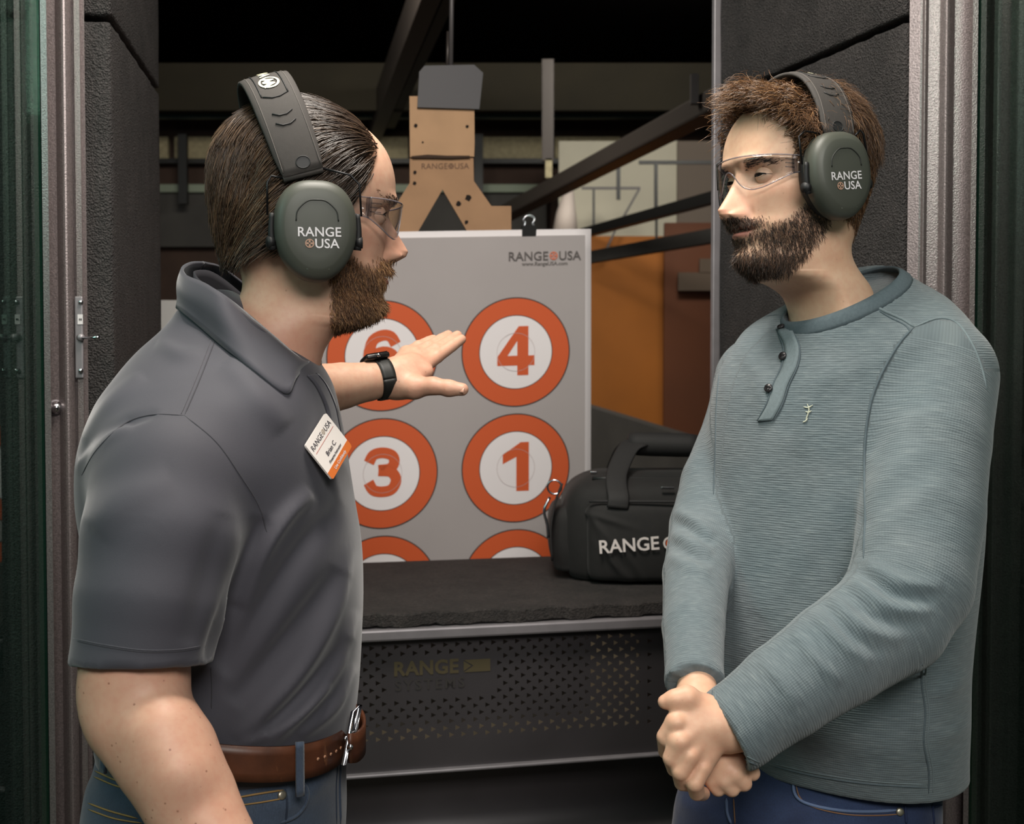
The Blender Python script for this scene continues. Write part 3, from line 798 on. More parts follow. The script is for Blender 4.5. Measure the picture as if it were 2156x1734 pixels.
# end pocket
v = Vol(bagp(-0.07, 0.02, -0.02), bagp(0.06, 0.28, 0.2), 0.005)
R = [(bagp(0, 0, z)[2], bagp(-0.005, 0, 0)[0], bagp(0, 0.145, 0)[1], ex, ey, 0, 4.0) for z, ex, ey in ((0.015, 0.03, 0.085), (0.06, 0.04, 0.095), (0.12, 0.04, 0.095), (0.145, 0.03, 0.085))]
v.slices(R); V, Q = v.mesh(2); obj('end_pocket', V, Q, M_canvas, bag)
# piping and zips
obj('piping', *tube_geo([bagp(x, -0.012 + 0.012 * abs(x - 0.22) / 0.2, 0.163) for x in np.linspace(0.03, 0.42, 16)], 0.003, 6), M_web, bag)
obj('zip', *tube_geo([bagp(x, 0.062, 0.202) for x in np.linspace(0.04, 0.40, 12)], 0.0045, 6), M_black, bag)
for x, y, z, l in ((0.045, 0.09, 0.212, 0.014), (0.185, 0.012, 0.188, 0.026), (0.215, 0.012, 0.190, 0.010)):
    obj('zip_pull', *box_geo(bagp(x, y, z), EX, EY, EZ, l, 0.005, 0.005, 0.0015), M_chrome, bag, False)
# webbing straps and padded handle wrap
for x0 in (0.085, 0.285):
    P = spline([bagp(x0, -0.010, 0.150), bagp(x0 + 0.002, -0.006, 0.172), bagp(x0, 0.02, 0.198), bagp(x0 + 0.006, 0.05, 0.222), bagp(x0 + 0.012 + (0.02 if x0 < 0.2 else -0.02), 0.10, 0.262), bagp(x0 + 0.02 + (0.04 if x0 < 0.2 else -0.04), 0.12, 0.274)], 20)
    V, Fc = tube_geo(P, 0.021, 12, flat=(1.0, 0.12), normal=(1, 0, 0)); obj('strap', V, Fc, M_web, bag)
    P2 = spline([bagp(x0 + 0.012, 0.25, 0.19), bagp(x0 + 0.02, 0.20, 0.225), bagp(x0 + 0.03, 0.16, 0.255), bagp(x0 + 0.05 if x0 < 0.2 else x0 - 0.01, 0.14, 0.27)], 12)
    V, Fc = tube_geo(P2, 0.021, 12, flat=(1.0, 0.12), normal=(1, 0, 0)); obj('strap', V, Fc, M_web, bag)
V, Fc = tube_geo([bagp(x, 0.13, 0.268 - 0.03 * (x - 0.12)) for x in np.linspace(0.118, 0.262, 8)], [0.022, 0.0245, 0.025, 0.025, 0.025, 0.025, 0.0245, 0.022], 14)
obj('handle_wrap', V, Fc, M_web, bag)
# D ring, clip and strap at the left end
a = np.linspace(0, 2 * math.pi, 20)
obj('d_ring', *tube_geo([bagp(-0.035 + 0.014 * math.cos(t), 0.06, 0.185 + 0.014 * math.sin(t)) for t in a], 0.0022, 6), M_chrome, bag)
obj('snap_clip', *tube_geo(spline([bagp(-0.045, 0.055, 0.165), bagp(-0.056, 0.05, 0.14), bagp(-0.05, 0.05, 0.11), bagp(-0.048, 0.05, 0.085)], 12), [0.003] * 12, 6), M_chrome, bag)
V, Fc = tube_geo(spline([bagp(-0.02, 0.06, 0.192), bagp(-0.035, 0.055, 0.15), bagp(-0.043, 0.05, 0.10), bagp(-0.04, 0.05, 0.04)], 14), 0.016, 10, flat=(1.0, 0.15), normal=(0, 1, 0)); obj('strap', V, Fc, M_web, bag)
# lettering on the pocket
M_bagink = plain('white bag print', (214, 204, 200), 0.7)
o_ = W(1415, 1145, 2.374)
tilt = math.radians(4.0); TX = np.array([math.cos(tilt), 0.02, math.sin(tilt)]); TY = np.array([-math.sin(tilt), 0, math.cos(tilt)])
V, Fc = text_geo('RANGE', 0.036, 0.0006); V[:, 0] -= V[:, 0].min()
lo_ = obj('bag_lettering', put(V, W(1262, 1153, 2.385), TX, TY, np.array([0, -1, 0]), 0.0), Fc, M_bagink, bag, False)
V, Fc = disc_geo(0.009, 0.0125, 28); obj('sight_mark', put(V, W(1410, 1143, 2.385), TX, TY, np.array([0, -1, 0]), 0.0), Fc, M_bagink, bag, False)
V, Fc = disc_geo(0, 0.0075, 20); obj('sight_mark', put(V, W(1410, 1143, 2.385), TX, TY, np.array([0, -1, 0]), 0.0), Fc, M_porange, bag, False)
V, Fc = text_geo('USA', 0.036, 0.0006); V[:, 0] -= V[:, 0].min(); obj('bag_lettering', put(V, W(1428, 1141, 2.385), TX, TY, np.array([0, -1, 0]), 0.0), Fc, M_bagink, bag, False)
# ================================================================== people: shared builders
def smooth01(t): t = np.clip(t, 0, 1); return t * t * (3 - 2 * t)
def gs(v, c, s): return np.exp(-((v - c) / s) ** 2)

class Head:
    """face along +Y, up +Z, the person's right +X; z = 0 at the chin, 0.235 at the crown"""
    ZF = [(-0.150, 0.028), (-0.06, 0.028), (-0.03, 0.031), (-0.016, 0.045), (-0.008, 0.066), (0.0, 0.083), (0.008, 0.091), (0.016, 0.0945), (0.030, 0.0905), (0.044, 0.0945), (0.056, 0.0985), (0.068, 0.0955), (0.09, 0.093), (0.105, 0.0915), (0.122, 0.0915), (0.140, 0.0985), (0.165, 0.0965), (0.19, 0.0865), (0.21, 0.068), (0.225, 0.042), (0.233, 0.015), (0.235, -0.008)]
    ZB = [(-0.150, -0.075), (-0.06, -0.063), (0.0, -0.060), (0.03, -0.064), (0.06, -0.075), (0.09, -0.088), (0.12, -0.097), (0.16, -0.099), (0.19, -0.089), (0.21, -0.072), (0.225, -0.048), (0.233, -0.025), (0.235, -0.012)]
    ZW = [(-0.150, 0.064), (-0.06, 0.057), (-0.02, 0.055), (0.0, 0.055), (0.02, 0.059), (0.045, 0.064), (0.07, 0.0675), (0.10, 0.071), (0.13, 0.0745), (0.16, 0.0755), (0.185, 0.070), (0.205, 0.058), (0.22, 0.041), (0.231, 0.020), (0.235, 0.003)]
    ZN = [(-0.150, 2.0), (-0.02, 2.0), (0.0, 1.75), (0.02, 1.75), (0.05, 1.9), (0.09, 2.15), (0.14, 2.45), (0.19, 2.3), (0.235, 2.0)]
    def __init__(s, R, origin, scale, nose=1.0, mouth_open=0.0, width=1.0, drop=0.0, neck=(0, 0, 0, 0), flare=0.0):
        s.R, s.o, s.k, s.width = R, np.asarray(origin, float), scale, width
        za = np.concatenate([np.linspace(-0.150, -0.03, 20), np.linspace(-0.028, 0.14, 170), np.linspace(0.1415, 0.21, 48), 0.235 - 0.025 * (1 - np.linspace(0.02, 1, 26)) ** 1.9])
        t = np.linspace(-math.pi, math.pi, 300, endpoint=False); a = t - 0.60 * np.sin(t)
        Z, A = np.meshgrid(za, a, indexing='ij')
        def tab(T):
            T = np.array(T); D = spline(T, 500); return np.interp(za, D[:, 0], D[:, 1])[:, None]
        yf, yb, w, nf = tab(s.ZF), tab(s.ZB), tab(s.ZW) * width, tab(s.ZN)
        yc = (yf + yb) / 2 * 0.55 - 0.006 + 0.0 * Z
        sa, ca = np.sin(A), np.cos(A)
        e = np.where(ca > 0, 2 / nf, 2 / 2.15)
        X = w * np.sign(sa) * np.abs(sa) ** e
        Y = yc + np.where(ca > 0, (yf - yc), (yc - yb)) * np.sign(ca) * np.abs(ca) ** e
        front = smooth01((Y - 0.02) / 0.03); ax = np.abs(X)
        Zn = Z + drop * smooth01((0.125 - Z) / 0.045)
        hn = np.interp(Zn, [0.060, 0.066, 0.070, 0.076, 0.082, 0.090, 0.10, 0.112, 0.122, 0.130], [0, 0.004, 0.015, 0.0255, 0.0285, 0.0235, 0.0165, 0.0085, 0.003, 0]) * nose
        wn = np.interp(Zn, [0.066, 0.074, 0.084, 0.10, 0.125], [0.0130, 0.0138, 0.0125, 0.0095, 0.0088])
        dy = hn * np.exp(-(ax / wn) ** 2.4)
        dy += 0.0105 * gs(ax, 0.0145, 0.0050) * gs(Zn, 0.0750, 0.0060) * nose
        dy -= 0.0030 * gs(ax, 0.0225, 0.0035) * gs(Zn, 0.0750, 0.0080)
        dy -= 0.006 * gs(ax, 0.0075, 0.0035) * gs(Zn, 0.0668, 0.003)
        dy -= 0.0115 * gs(ax, 0.031, 0.0165) * gs(Z, 0.1145, 0.0105)
        dy += 0.0050 * gs(ax, 0.026, 0.021) * gs(Z, 0.1345, 0.0075)
        dy += 0.0042 * gs(ax, 0.046, 0.018) * gs(Z, 0.094, 0.014)
        dy += 0.0045 * gs(X, 0, 0.019) * gs(Z, 0.0565, 0.0042) * (1 - 0.25 * gs(X, 0, 0.004))
        dy += 0.0055 * gs(X, 0, 0.016) * gs(Z, 0.0435, 0.0045)
        dy -= (0.0045 + mouth_open) * np.exp(-(ax / 0.025) ** 4) * gs(Z, 0.0502, 0.0016 + mouth_open * 0.28)
        dy += 0.0035 * gs(X, 0, 0.014) * gs(Z, 0.014, 0.010)
        dy -= 0.0030 * gs(ax, 0.034, 0.010) * gs(Z, 0.060, 0.016)
        Y = Y + dy * front
        X = X + np.sign(X) * 0.003 * gs(Z, 0.10, 0.016) * gs(Y, 0.055, 0.025)
        sn = smooth01((0.035 - Z) / 0.06); qs = (-Z / 0.12 + np.sqrt((Z / 0.12) ** 2 + 0.02)) / 2
        Y = Y + sn * np.where(ca > 0, neck[0] * ca * smooth01((0.0 - Z) / 0.03), neck[1] * ca) + neck[3] * qs
        X = X * (1 + neck[2] * sn)
        s2 = flare * smooth01((-0.04 - Z) / 0.09); ym = (yf + yb) / 2 + (neck[0] - neck[1]) / 2 + neck[3] * qs
        X = X * (1 + s2); Y = ym + (Y - ym) * (1 + s2)
        s.Z, s.A = Z, A
        L = np.stack([X, Y, Z], -1); n, m, _ = L.shape
        s.L = L.reshape(-1, 3)
        cap = len(s.L); s.L = np.vstack([s.L, [[0, -0.01, 0.2355]]])
        s.Q = grid_faces(n, m, True)[:, ::-1]
        s.capf = [((n - 1) * m + (j + 1) % m, (n - 1) * m + j, cap) for j in range(m)]
        s.capf = [f[::-1] for f in s.capf]
        s.N = vnormals(s.L, s.Q); s.N[-1] = (0, 0, 1)
        if (s.N[: -1] * (s.L[:-1] - np.array([0, -0.01, 0.1]))).sum() < 0: s.N *= -1; s.Q = s.Q[:, ::-1]; s.capf = [f[::-1] for f in s.capf]
        s.bvh = BVHTree.FromPolygons([tuple(v) for v in s.L], [tuple(int(i) for i in q) for q in s.Q] + s.capf)
        s.ang = np.append(A.ravel(), math.pi)
    def T(s, P): return s.o + (np.asarray(P, float) * s.k) @ s.R.T
    def D(s, v): return np.asarray(v, float) @ s.R.T

def rot_head(facing_deg, pitch=0.0, roll=0.0):
    """facing_deg: heading of the face, 0 = +Y (away), +90 = +X (to the right); pitch > 0 looks up"""
    h = math.radians(facing_deg); f = np.array([math.sin(h), math.cos(h), 0]); r = np.array([math.cos(h), -math.sin(h), 0])
    B = np.stack([r, f, EZ], 1)
    p, q = math.radians(pitch), math.radians(roll)
    Rx = np.array([[1, 0, 0], [0, math.cos(p), -math.sin(p)], [0, math.sin(p), math.cos(p)]])
    Ry = np.array([[math.cos(q), 0, math.sin(q)], [0, 1, 0], [-math.sin(q), 0, math.cos(q)]])
    return B @ Ry @ Rx

def strands(P, r0, tip=0.25, sides=3):
    """P (N, K, 3) -> tapered thin tubes as numpy verts and quads"""
    N, K, _ = P.shape
    T = np.gradient(P, axis=1); T /= np.linalg.norm(T, axis=2)[..., None] + 1e-12
    ref = np.where(np.abs(T[..., 2:]) > 0.9, EX, EZ); U = np.cross(T, ref); U /= np.linalg.norm(U, axis=2)[..., None] + 1e-12
    B = np.cross(T, U); rad = (np.asarray(r0).reshape(-1, 1) * np.interp(np.linspace(0, 1, K), [0, 0.5, 1], [1, 0.9, tip])[None])[..., None]
    a = np.arange(sides) * 2 * math.pi / sides
    V = (P[:, :, None] + rad[:, :, None] * (np.cos(a)[None, None, :, None] * U[:, :, None] + np.sin(a)[None, None, :, None] * B[:, :, None])).reshape(-1, 3)
    i, k, s_ = np.meshgrid(np.arange(N), np.arange(K - 1), np.arange(sides), indexing='ij'); s2 = (s_ + 1) % sides
    b = i * K * sides
    Q = np.stack([b + k * sides + s_, b + k * sides + s2, b + (k + 1) * sides + s2, b + (k + 1) * sides + s_], -1).reshape(-1, 4)
    return V, Q

def grow(head, weight, n, length, K, field, lift, rng, jitter=0.15, curl=None):
    """strands that walk over the head: field(p, n) gives the combing direction (local), lift(u) the height over the skin"""
    A = np.zeros(len(head.L)); q = head.Q
    ar = np.linalg.norm(np.cross(head.L[q[:, 2]] - head.L[q[:, 0]], head.L[q[:, 3]] - head.L[q[:, 1]]), axis=1)
    for k in range(4): A += np.bincount(q[:, k], ar, len(A))
    w = weight * A; w = w / w.sum()
    idx = rng.choice(len(w), n, p=w)
    p = head.L[idx] + rng.normal(0, 0.0009, (n, 3)); nn = head.N[idx]
    ln = length(head.L[idx]) if callable(length) else np.full(n, length); ln = ln * rng.uniform(0.75, 1.15, n)
    hm = rng.uniform(0.25, 1.0, n); rj = rng.normal(0, jitter, (n, 3)); ph = rng.uniform(0, 6.28, n)
    out = np.zeros((n, K, 3)); out[:, 0] = p - nn * 0.001
    hv = lift(head.L[idx])
    for k in range(1, K):
        d = field(p, nn) + rj
        d = d - (d * nn).sum(1)[:, None] * nn; d /= np.linalg.norm(d, axis=1)[:, None] + 1e-9
        p = p + d * (ln / (K - 1))[:, None]
        u = k / (K - 1)
        for i in range(n):
            c, nrm, _, _ = head.bvh.find_nearest(p[i])
            p[i] = c[:]; nn[i] = nrm[:]
        off = (hv * hm * u ** 0.6)[:, None] * nn
        if curl is not None: off = off + curl(head.L[idx], u, ph, nn, d)
        out[:, k] = p + off
    return out, idx

def beard_hairs(head, weight, n, length, K, rng, direction, stick=0.55, jit=0.25):
    A = np.zeros(len(head.L)); q = head.Q
    ar = np.linalg.norm(np.cross(head.L[q[:, 2]] - head.L[q[:, 0]], head.L[q[:, 3]] - head.L[q[:, 1]]), axis=1)
    for k in range(4): A += np.bincount(q[:, k], ar, len(A))
    w = weight * A; w = w / w.sum(); idx = rng.choice(len(w), n, p=w)
    p = head.L[idx] + rng.normal(0, 0.0007, (n, 3)); nn = head.N[idx]
    d = direction(head.L[idx]); d = d - (d * nn).sum(1)[:, None] * nn; d /= np.linalg.norm(d, axis=1)[:, None] + 1e-9
    d = d * (1 - stick) + nn * stick + rng.normal(0, jit, (n, 3)); d /= np.linalg.norm(d, axis=1)[:, None]
    ln = length(head.L[idx]) * rng.uniform(0.5, 1.15, n)
    bend = direction(head.L[idx]) + rng.normal(0, 0.25, (n, 3))
    u = np.linspace(0, 1, K)[None, :, None]
    return p[:, None] - nn[:, None] * 0.0008 + ln[:, None, None] * (d[:, None] * u + 0.35 * bend[:, None] * u ** 2)

def hair_mat(name, dark, mid, light, rough=0.45, scale=3.0):
    m, nt, b = new_mat(name)
    at = nt.nodes.new('ShaderNodeAttribute'); at.attribute_name = 'tone'
    nt.links.new(ramp(nt, at.outputs['Fac'], [(0.0, lin(dark)), (0.55, lin(mid)), (1.0, lin(light))]), b.inputs['Base Color'])
    b.inputs['Roughness'].default_value = rough; b.inputs['Specular IOR Level'].default_value = 0.6
    return m
def hair_obj(name, head, P, r, mat, parent, tone, tip=0.25):
    W_ = head.o + (P.reshape(-1, 3) * head.k) @ head.R.T
    V, Q = strands(W_.reshape(P.shape), np.broadcast_to(np.asarray(r, float), (len(P),)), tip)
    o = obj(name, V, Q, mat, parent, True); attr(o, 'tone', np.repeat(tone, P.shape[1] * 3)); return o

def skin_mat(name, base, red, pale, beard):
    m, nt, b = new_mat(name)
    def at(n):
        a = nt.nodes.new('ShaderNodeAttribute'); a.attribute_name = n; return a.outputs['Fac']
    n1 = noise(nt, 22, 4); n2 = noise(nt, 130, 3); n3 = noise(nt, 70, 1, 0.4)
    c = ramp(nt, n1, [(0.3, lin(pale)), (0.7, lin(base))])
    c = mixc(nt, math_n(nt, 'MULTIPLY', ramp(nt, n2, [(0.4, (0, 0, 0)), (0.75, (1, 1, 1))]), 0.30), c, lin(red))
    fr = nt.nodes.new('ShaderNodeTexVoronoi'); fr.inputs['Scale'].default_value = 100; fr.inputs['Randomness'].default_value = 1.0
    tc = nt.nodes.new('ShaderNodeTexCoord'); nt.links.new(tc.outputs['Object'], fr.inputs['Vector'])
    spot = ramp(nt, fr.outputs['Distance'], [(0.08, (1, 1, 1)), (0.14, (0, 0, 0))])
    gate = ramp(nt, n3, [(0.47, (0, 0, 0)), (0.54, (1, 1, 1))])
    c = mixc(nt, math_n(nt, 'MULTIPLY', math_n(nt, 'MULTIPLY', spot, gate), math_n(nt, 'MULTIPLY', at('freckle'), 0.75)), c, lin((112, 66, 46)))
    c = mixc(nt, at('flush'), c, lin(red))
    c = mixc(nt, at('lips'), c, lin((176, 104, 96)))
    c = mixc(nt, at('hairbase'), c, lin(beard))
    c = mixc(nt, at('mouth'), c, lin((52, 22, 18)))
    nt.links.new(c, b.inputs['Base Color'])
    b.inputs['Roughness'].default_value = 0.52
    b.inputs['Subsurface Weight'].default_value = 0.12; b.inputs['Subsurface Radius'].default_value = (0.006, 0.0025, 0.0015); b.inputs['Subsurface Scale'].default_value = 1.0
    bump(nt, b, noise(nt, 900, 2), 0.12, 0.0006)
    return m

M_eyewhite = plain('eye white', (214, 202, 196), 0.25)
M_iris = plain('brown iris', (58, 40, 30), 0.2)
M_pupil = plain('pupil', (8, 7, 7), 0.1)
M_tooth = plain('teeth', (206, 196, 180), 0.3)

def eye_geo(head, sx, look, lid_up, lid_lo, c=(0.0315, 0.0735, 0.1155), r=0.0118):
    """returns [(V, F, material index)] in world space: 1 white, 2 iris, 3 pupil, 0 lids"""
    res = []; c = np.array([c[0] * sx, c[1], c[2]])
    look = np.array(look, float); look /= np.linalg.norm(look)
    def sphere(R, keep, nu=40, nv=28):
        U, Vv = np.meshgrid(np.linspace(-math.pi, math.pi, nu), np.linspace(-math.pi / 2, math.pi / 2, nv), indexing='ij')
        D = np.stack([np.cos(Vv) * np.sin(U), np.cos(Vv) * np.cos(U), np.sin(Vv)], -1).reshape(-1, 3)
        Fq = grid_faces(nu, nv); ok = keep(D)[Fq].all(1); return D * R + c, Fq[ok], D
    V, Q, D = sphere(r, lambda D: D[:, 1] > -0.2)
    ang = D @ look; fc = ang[Q].mean(1)
    for lo, hi, mi in ((-2, math.cos(0.50), 1), (math.cos(0.50), math.cos(0.24), 2), (math.cos(0.24), 2, 3)):
        sel = (fc >= lo) & (fc < hi)
        if sel.any(): res.append((head.T(V), [tuple(q) for q in Q[sel]], mi))
    for sgn, lim, RR in ((1, lid_up, r + 0.0011), (-1, lid_lo, r + 0.0009)):
        def keep(D, sgn=sgn, lim=lim):
            el = np.degrees(np.arcsin(np.clip(D[:, 2], -1, 1))); az = np.degrees(np.arctan2(D[:, 0], D[:, 1]))
            edge = lim * np.cos(np.radians(np.clip(az * 1.55, -90, 90)))
            return (el * sgn > edge) & (D[:, 1] > -0.25)
        V, Q, D = sphere(RR, keep, 72, 60); res.append((head.T(V), [tuple(q) for q in Q], 0))
        az = np.radians(np.linspace(-58, 58, 26)); el = np.radians(lim * np.cos(np.clip(az * 1.55, -math.pi / 2, math.pi / 2))) * sgn
        L_ = np.stack([np.cos(el) * np.sin(az), np.cos(el) * np.cos(az), np.sin(el)], 1) * (RR + 0.0003) + c
        V, Fc = tube_geo(head.T(L_), 0.0009 if sgn > 0 else 0.0005, 5); res.append((V, Fc, 3 if sgn > 0 else 0))
    return res

class Body:
    """collects pieces of one person's body into one mesh with per-vertex skin attributes"""
    def __init__(s): s.V = []; s.F = []; s.mi = []; s.n = 0; s.at = {k: [] for k in ('freckle', 'flush', 'lips', 'hairbase', 'mouth')}
    def add(s, V, Fc, mi=0, **at):
        s.V.append(np.asarray(V)); s.F += [tuple(int(i) + s.n for i in f) for f in Fc]; s.mi += [mi] * len(Fc); s.n += len(V)
        for k in s.at: s.at[k].append(np.broadcast_to(np.asarray(at.get(k, 0.0), float), (len(V),)))
    def build(s, name, mats, parent):
        o = obj(name, np.vstack(s.V), s.F, mats, parent, True)
        o.data.polygons.foreach_set('material_index', s.mi)
        for k in s.at: attr(o, k, np.concatenate(s.at[k]))
        return o

# ---- ear defenders, built on a head
M_cup = plain('olive grey plastic', (70, 72, 64), 0.5, 0, 0.03, 30)
M_cupline = plain('cup groove', (34, 36, 32), 0.6)
M_cupedge = plain('cup raised line', (104, 108, 98), 0.5)
M_cushion = plain('black foam cushion', (22, 22, 23), 0.6)
M_band = plain('charcoal band fabric', (58, 54, 51), 0.8, 0, 0.06, 200, 0.2, 1200, 0.0006)
M_stitch = plain('grey stitching', (92, 86, 82), 0.8)
M_wire = plain('black wire', (26, 26, 28), 0.35, 0.5)
M_mwhite = plain('white print', (222, 218, 220), 0.6)
M_cream = plain('cream print', (226, 222, 190), 0.6)
M_mmark = plain('rust print', (178, 140, 118), 0.6)
M_mark2 = plain('dark rust print', (92, 50, 44), 0.6)
def ear_muffs(name, head, near, cy, cz, tilt, band_tilt, label, top=0.262, halfw=0.094, text_rot=0.0, splay=0.0, band_y=0.0):
    root = thing(name, head.T([[0, 0, 0.26]])[0], label, 'ear defenders')
    t = np.linspace(0, 2 * math.pi, 56, endpoint=False); c, s_ = np.cos(t), np.sin(t)
    e = 2 / 2.7; oy = 0.0435 * np.sign(c) * np.abs(c) ** e; oz = np.where(s_ > 0, 0.0510, 0.0560) * np.sign(s_) * np.abs(s_) ** e
    oy = oy * np.where(oz < 0, 1 - 0.34 * (np.abs(oz) / 0.056) ** 2.0, 1 - 0.10 * (oz / 0.051) ** 2)
    tl = math.radians(tilt)
    for sx in (1, -1):
        out = np.array([sx * math.cos(math.radians(splay)), 0.0, -math.sin(math.radians(splay))]); fwd = np.array([0, math.cos(tl), math.sin(tl)]); up = np.array([0, -math.sin(tl), math.cos(tl)])
        up = up - (up @ out) * out; up /= np.linalg.norm(up)
        C0 = np.array([sx * 0.079, cy, cz])
        def lay(LY):
            rows = [C0 + out * x + (oy * k)[:, None] * fwd + (oz * k)[:, None] * up for x, k in LY]
            V = np.vstack(rows + [C0[None] + out * (LY[-1][0] + 0.0004)]); m = len(t); n_ = len(LY)
            Fq = [tuple(q) for q in grid_faces(n_, m, True)] + [((n_ - 1) * m + j, (n_ - 1) * m + (j + 1) % m, n_ * m) for j in range(m)]
            if sx > 0: Fq = [f[::-1] for f in Fq]
            return head.T(V), Fq
        cup = obj('ear_cup', *lay([(0.004, 0.86), (0.004, 0.95), (0.007, 1.0), (0.016, 1.0), (0.022, 0.985), (0.0275, 0.94), (0.0305, 0.87), (0.0325, 0.80), (0.0332, 0.76), (0.0342, 0.55), (0.0345, 0.25)]), M_cup, root)
        obj('cushion', *lay([(-0.012, 0.80), (-0.010, 0.88), (-0.004, 0.91), (0.002, 0.90), (0.0045, 0.86)]), M_cushion, root)
        face = lambda y, z, l=0.0: C0 + out * (0.0347 + l) + fwd * y + up * z
        # moulded arch and base line
        arch = spline([(-0.022, 0.006), (-0.020, 0.017), (-0.010, 0.0265), (0.0, 0.028), (0.010, 0.0265), (0.020, 0.017), (0.022, 0.006)], 30)
        def face_off(y, z):   # the face falls off towards its rim
            q = np.hypot(y / 0.0465, z / 0.057); return np.interp(q, [0.0, 0.25, 0.55, 0.76, 0.80, 0.87], [0.0, 0.0, -0.0005, -0.0015, -0.0022, -0.0042])
        obj('moulded_arch', *tube_geo(head.T([face(y, z, face_off(y, z) + 0.0002) for y, z in arch]), 0.0008, 6), M_cupline, cup)
        obj('base_line', *tube_geo(head.T([face(y, -0.0435 + 0.0 * y, -0.0030) for y in np.linspace(-0.012, 0.012, 8)]), 0.0006, 6), M_cupedge, cup)
        tr = math.radians(text_rot) * sx; tdir = fwd * sx
        ax = tdir * math.cos(tr) + up * math.sin(tr); ay = up * math.cos(tr) - tdir * math.sin(tr)
        ax, ay = head.D(ax) * head.k, head.D(ay) * head.k; nn = head.D(out)
        logo(0.0138, M_mwhite, M_mmark, head.T([face(0.004 * sx * 0 + 0.002, -0.011, 0.0003)])[0], ax, ay, 0.0003, cup, 0.012, True, nrm=nn)
        # side yokes with pivots
        for sy in (1, -1):
            P = [face(sy * 0.0450, 0.016, -0.018), face(sy * 0.0460, -0.004, -0.020), face(sy * 0.0445, -0.022, -0.022)]
            obj('yoke', *tube_geo(head.T(spline(P, 10)), np.linspace(0.0026, 0.0042, 10) * head.k, 8), M_cushion, root)
            obj('pivot', *tube_geo(head.T([face(sy * 0.0440, -0.014, -0.022), face(sy * 0.0500, -0.014, -0.0205)]), 0.0062 * head.k, 14), M_cushion, root)
    # head band
    bt = math.radians(band_tilt); bu = np.array([0, -math.sin(bt), math.cos(bt)]); bf = np.array([0, math.cos(bt), math.sin(bt)])
    org = np.array([0, cy - 0.004 + band_y, cz]); hgt = (top - cz) / math.cos(bt) * 0.99
    th = np.radians(np.linspace(-75, 75, 60))
    path = np.array([org + np.array([halfw * math.copysign(abs(math.sin(a)) ** 0.92, math.sin(a)), 0, 0]) + bu * (hgt * abs(math.cos(a)) ** 0.80) for a in th])
    Tn = np.gradient(path, axis=0); Tn /= np.linalg.norm(Tn, axis=1)[:, None]
    nor = np.cross(bf, Tn); nor *= np.sign((nor * (path - org)).sum(1))[:, None]
    arc = np.concatenate([[0], np.cumsum(np.linalg.norm(np.diff(path, axis=0), axis=1))]); arc -= arc[-1] / 2
    hw = np.interp(np.abs(np.degrees(th)), [0, 50, 68, 75], [0.0275, 0.0270, 0.0250, 0.0220])
    sec = [(-1.0, 0.0), (-0.96, 0.0022), (-0.72, 0.0032), (0, 0.0042), (0.72, 0.0032), (0.96, 0.0022), (1.0, 0.0), (0.96, -0.0022), (0, -0.0035), (-0.96, -0.0022)]
    V = np.array([[path[i] + bf * (hw[i] * a_) + nor[i] * b_ for a_, b_ in sec] for i in range(len(th))]).reshape(-1, 3); m = len(sec)
    Fq = [tuple(q[::-1]) for q in grid_faces(len(th), m, True)] + [tuple(range(m)), tuple(range((len(th) - 1) * m, len(th) * m))[::-1]]
    band = obj('headband', head.T(V), Fq, M_band, root)
    def onband(s_arc, v, l=0.0048):
        s_arc = np.asarray(s_arc, float); v = np.asarray(v, float)
        P = np.stack([np.interp(s_arc, arc, path[:, j]) for j in range(3)], -1); Nn = np.stack([np.interp(s_arc, arc, nor[:, j]) for j in range(3)], -1)
        fall = 0.0042 - np.interp(np.abs(v) / 0.0255, [0, 0.72, 0.96], [0.0042, 0.0032, 0.0022])
        return P + bf * v[..., None] + Nn * (l - fall)[..., None]
    smax = arc[-1]
    for v in (-0.0205, 0.0205):
        obj('stitch_line', *tube_geo(head.T(onband(np.linspace(-smax + 0.004, smax - 0.004, 70), np.full(70, v), 0.0044)), 0.0006, 5), M_stitch, band)
    for sg in (1, -1):
        for k, d in enumerate((0.056, 0.068, 0.083)):
            q = smax - d if k < 2 else smax - 0.092
            hwid = 0.011 if k < 2 else 0.0135
            P = onband(sg * np.array([q + 0.004, q, q + 0.0, q + 0.004])[[0, 1, 1, 0]] + sg * np.array([-0.006, 0.002, 0.002, -0.006]), np.array([-hwid, -0.004, 0.004, hwid]), 0.0046)
            obj('chevron', *tube_geo(head.T(P), 0.0009, 5), M_cushion, band)
        obj('raised_edge', *tube_geo(head.T(onband(sg * np.linspace(0.0, smax - 0.094, 14), np.full(14, 0.0145), 0.0046)), 0.0008, 5), M_cushion, band)
        obj('raised_edge', *tube_geo(head.T(onband(sg * np.linspace(0.0, smax - 0.094, 14), np.full(14, -0.0145), 0.0046)), 0.0008, 5), M_cushion, band)
        # eyelet and clamp bar at the band end
        a = np.linspace(0, 2 * math.pi, 20, endpoint=False)
        P = onband(sg * (smax - 0.010 + 0.0065 * np.sin(a)), 0.003 + 0.0075 * np.cos(a), 0.0046)
        obj('eyelet', head.T(P), [tuple(range(20)) if sg < 0 else tuple(range(20))[::-1]], M_cushion, band)
        obj('eyelet_rim', *tube_geo(head.T(P), 0.0007, 5, closed=True), M_cushion, band)
        endp = onband(np.array([sg * smax] * 2), np.array([-0.0215, 0.0215]), 0.0)
        obj('clamp_bar', *tube_geo(head.T(endp + np.array([0, 0, -0.001])), 0.0040, 10), M_band, band)
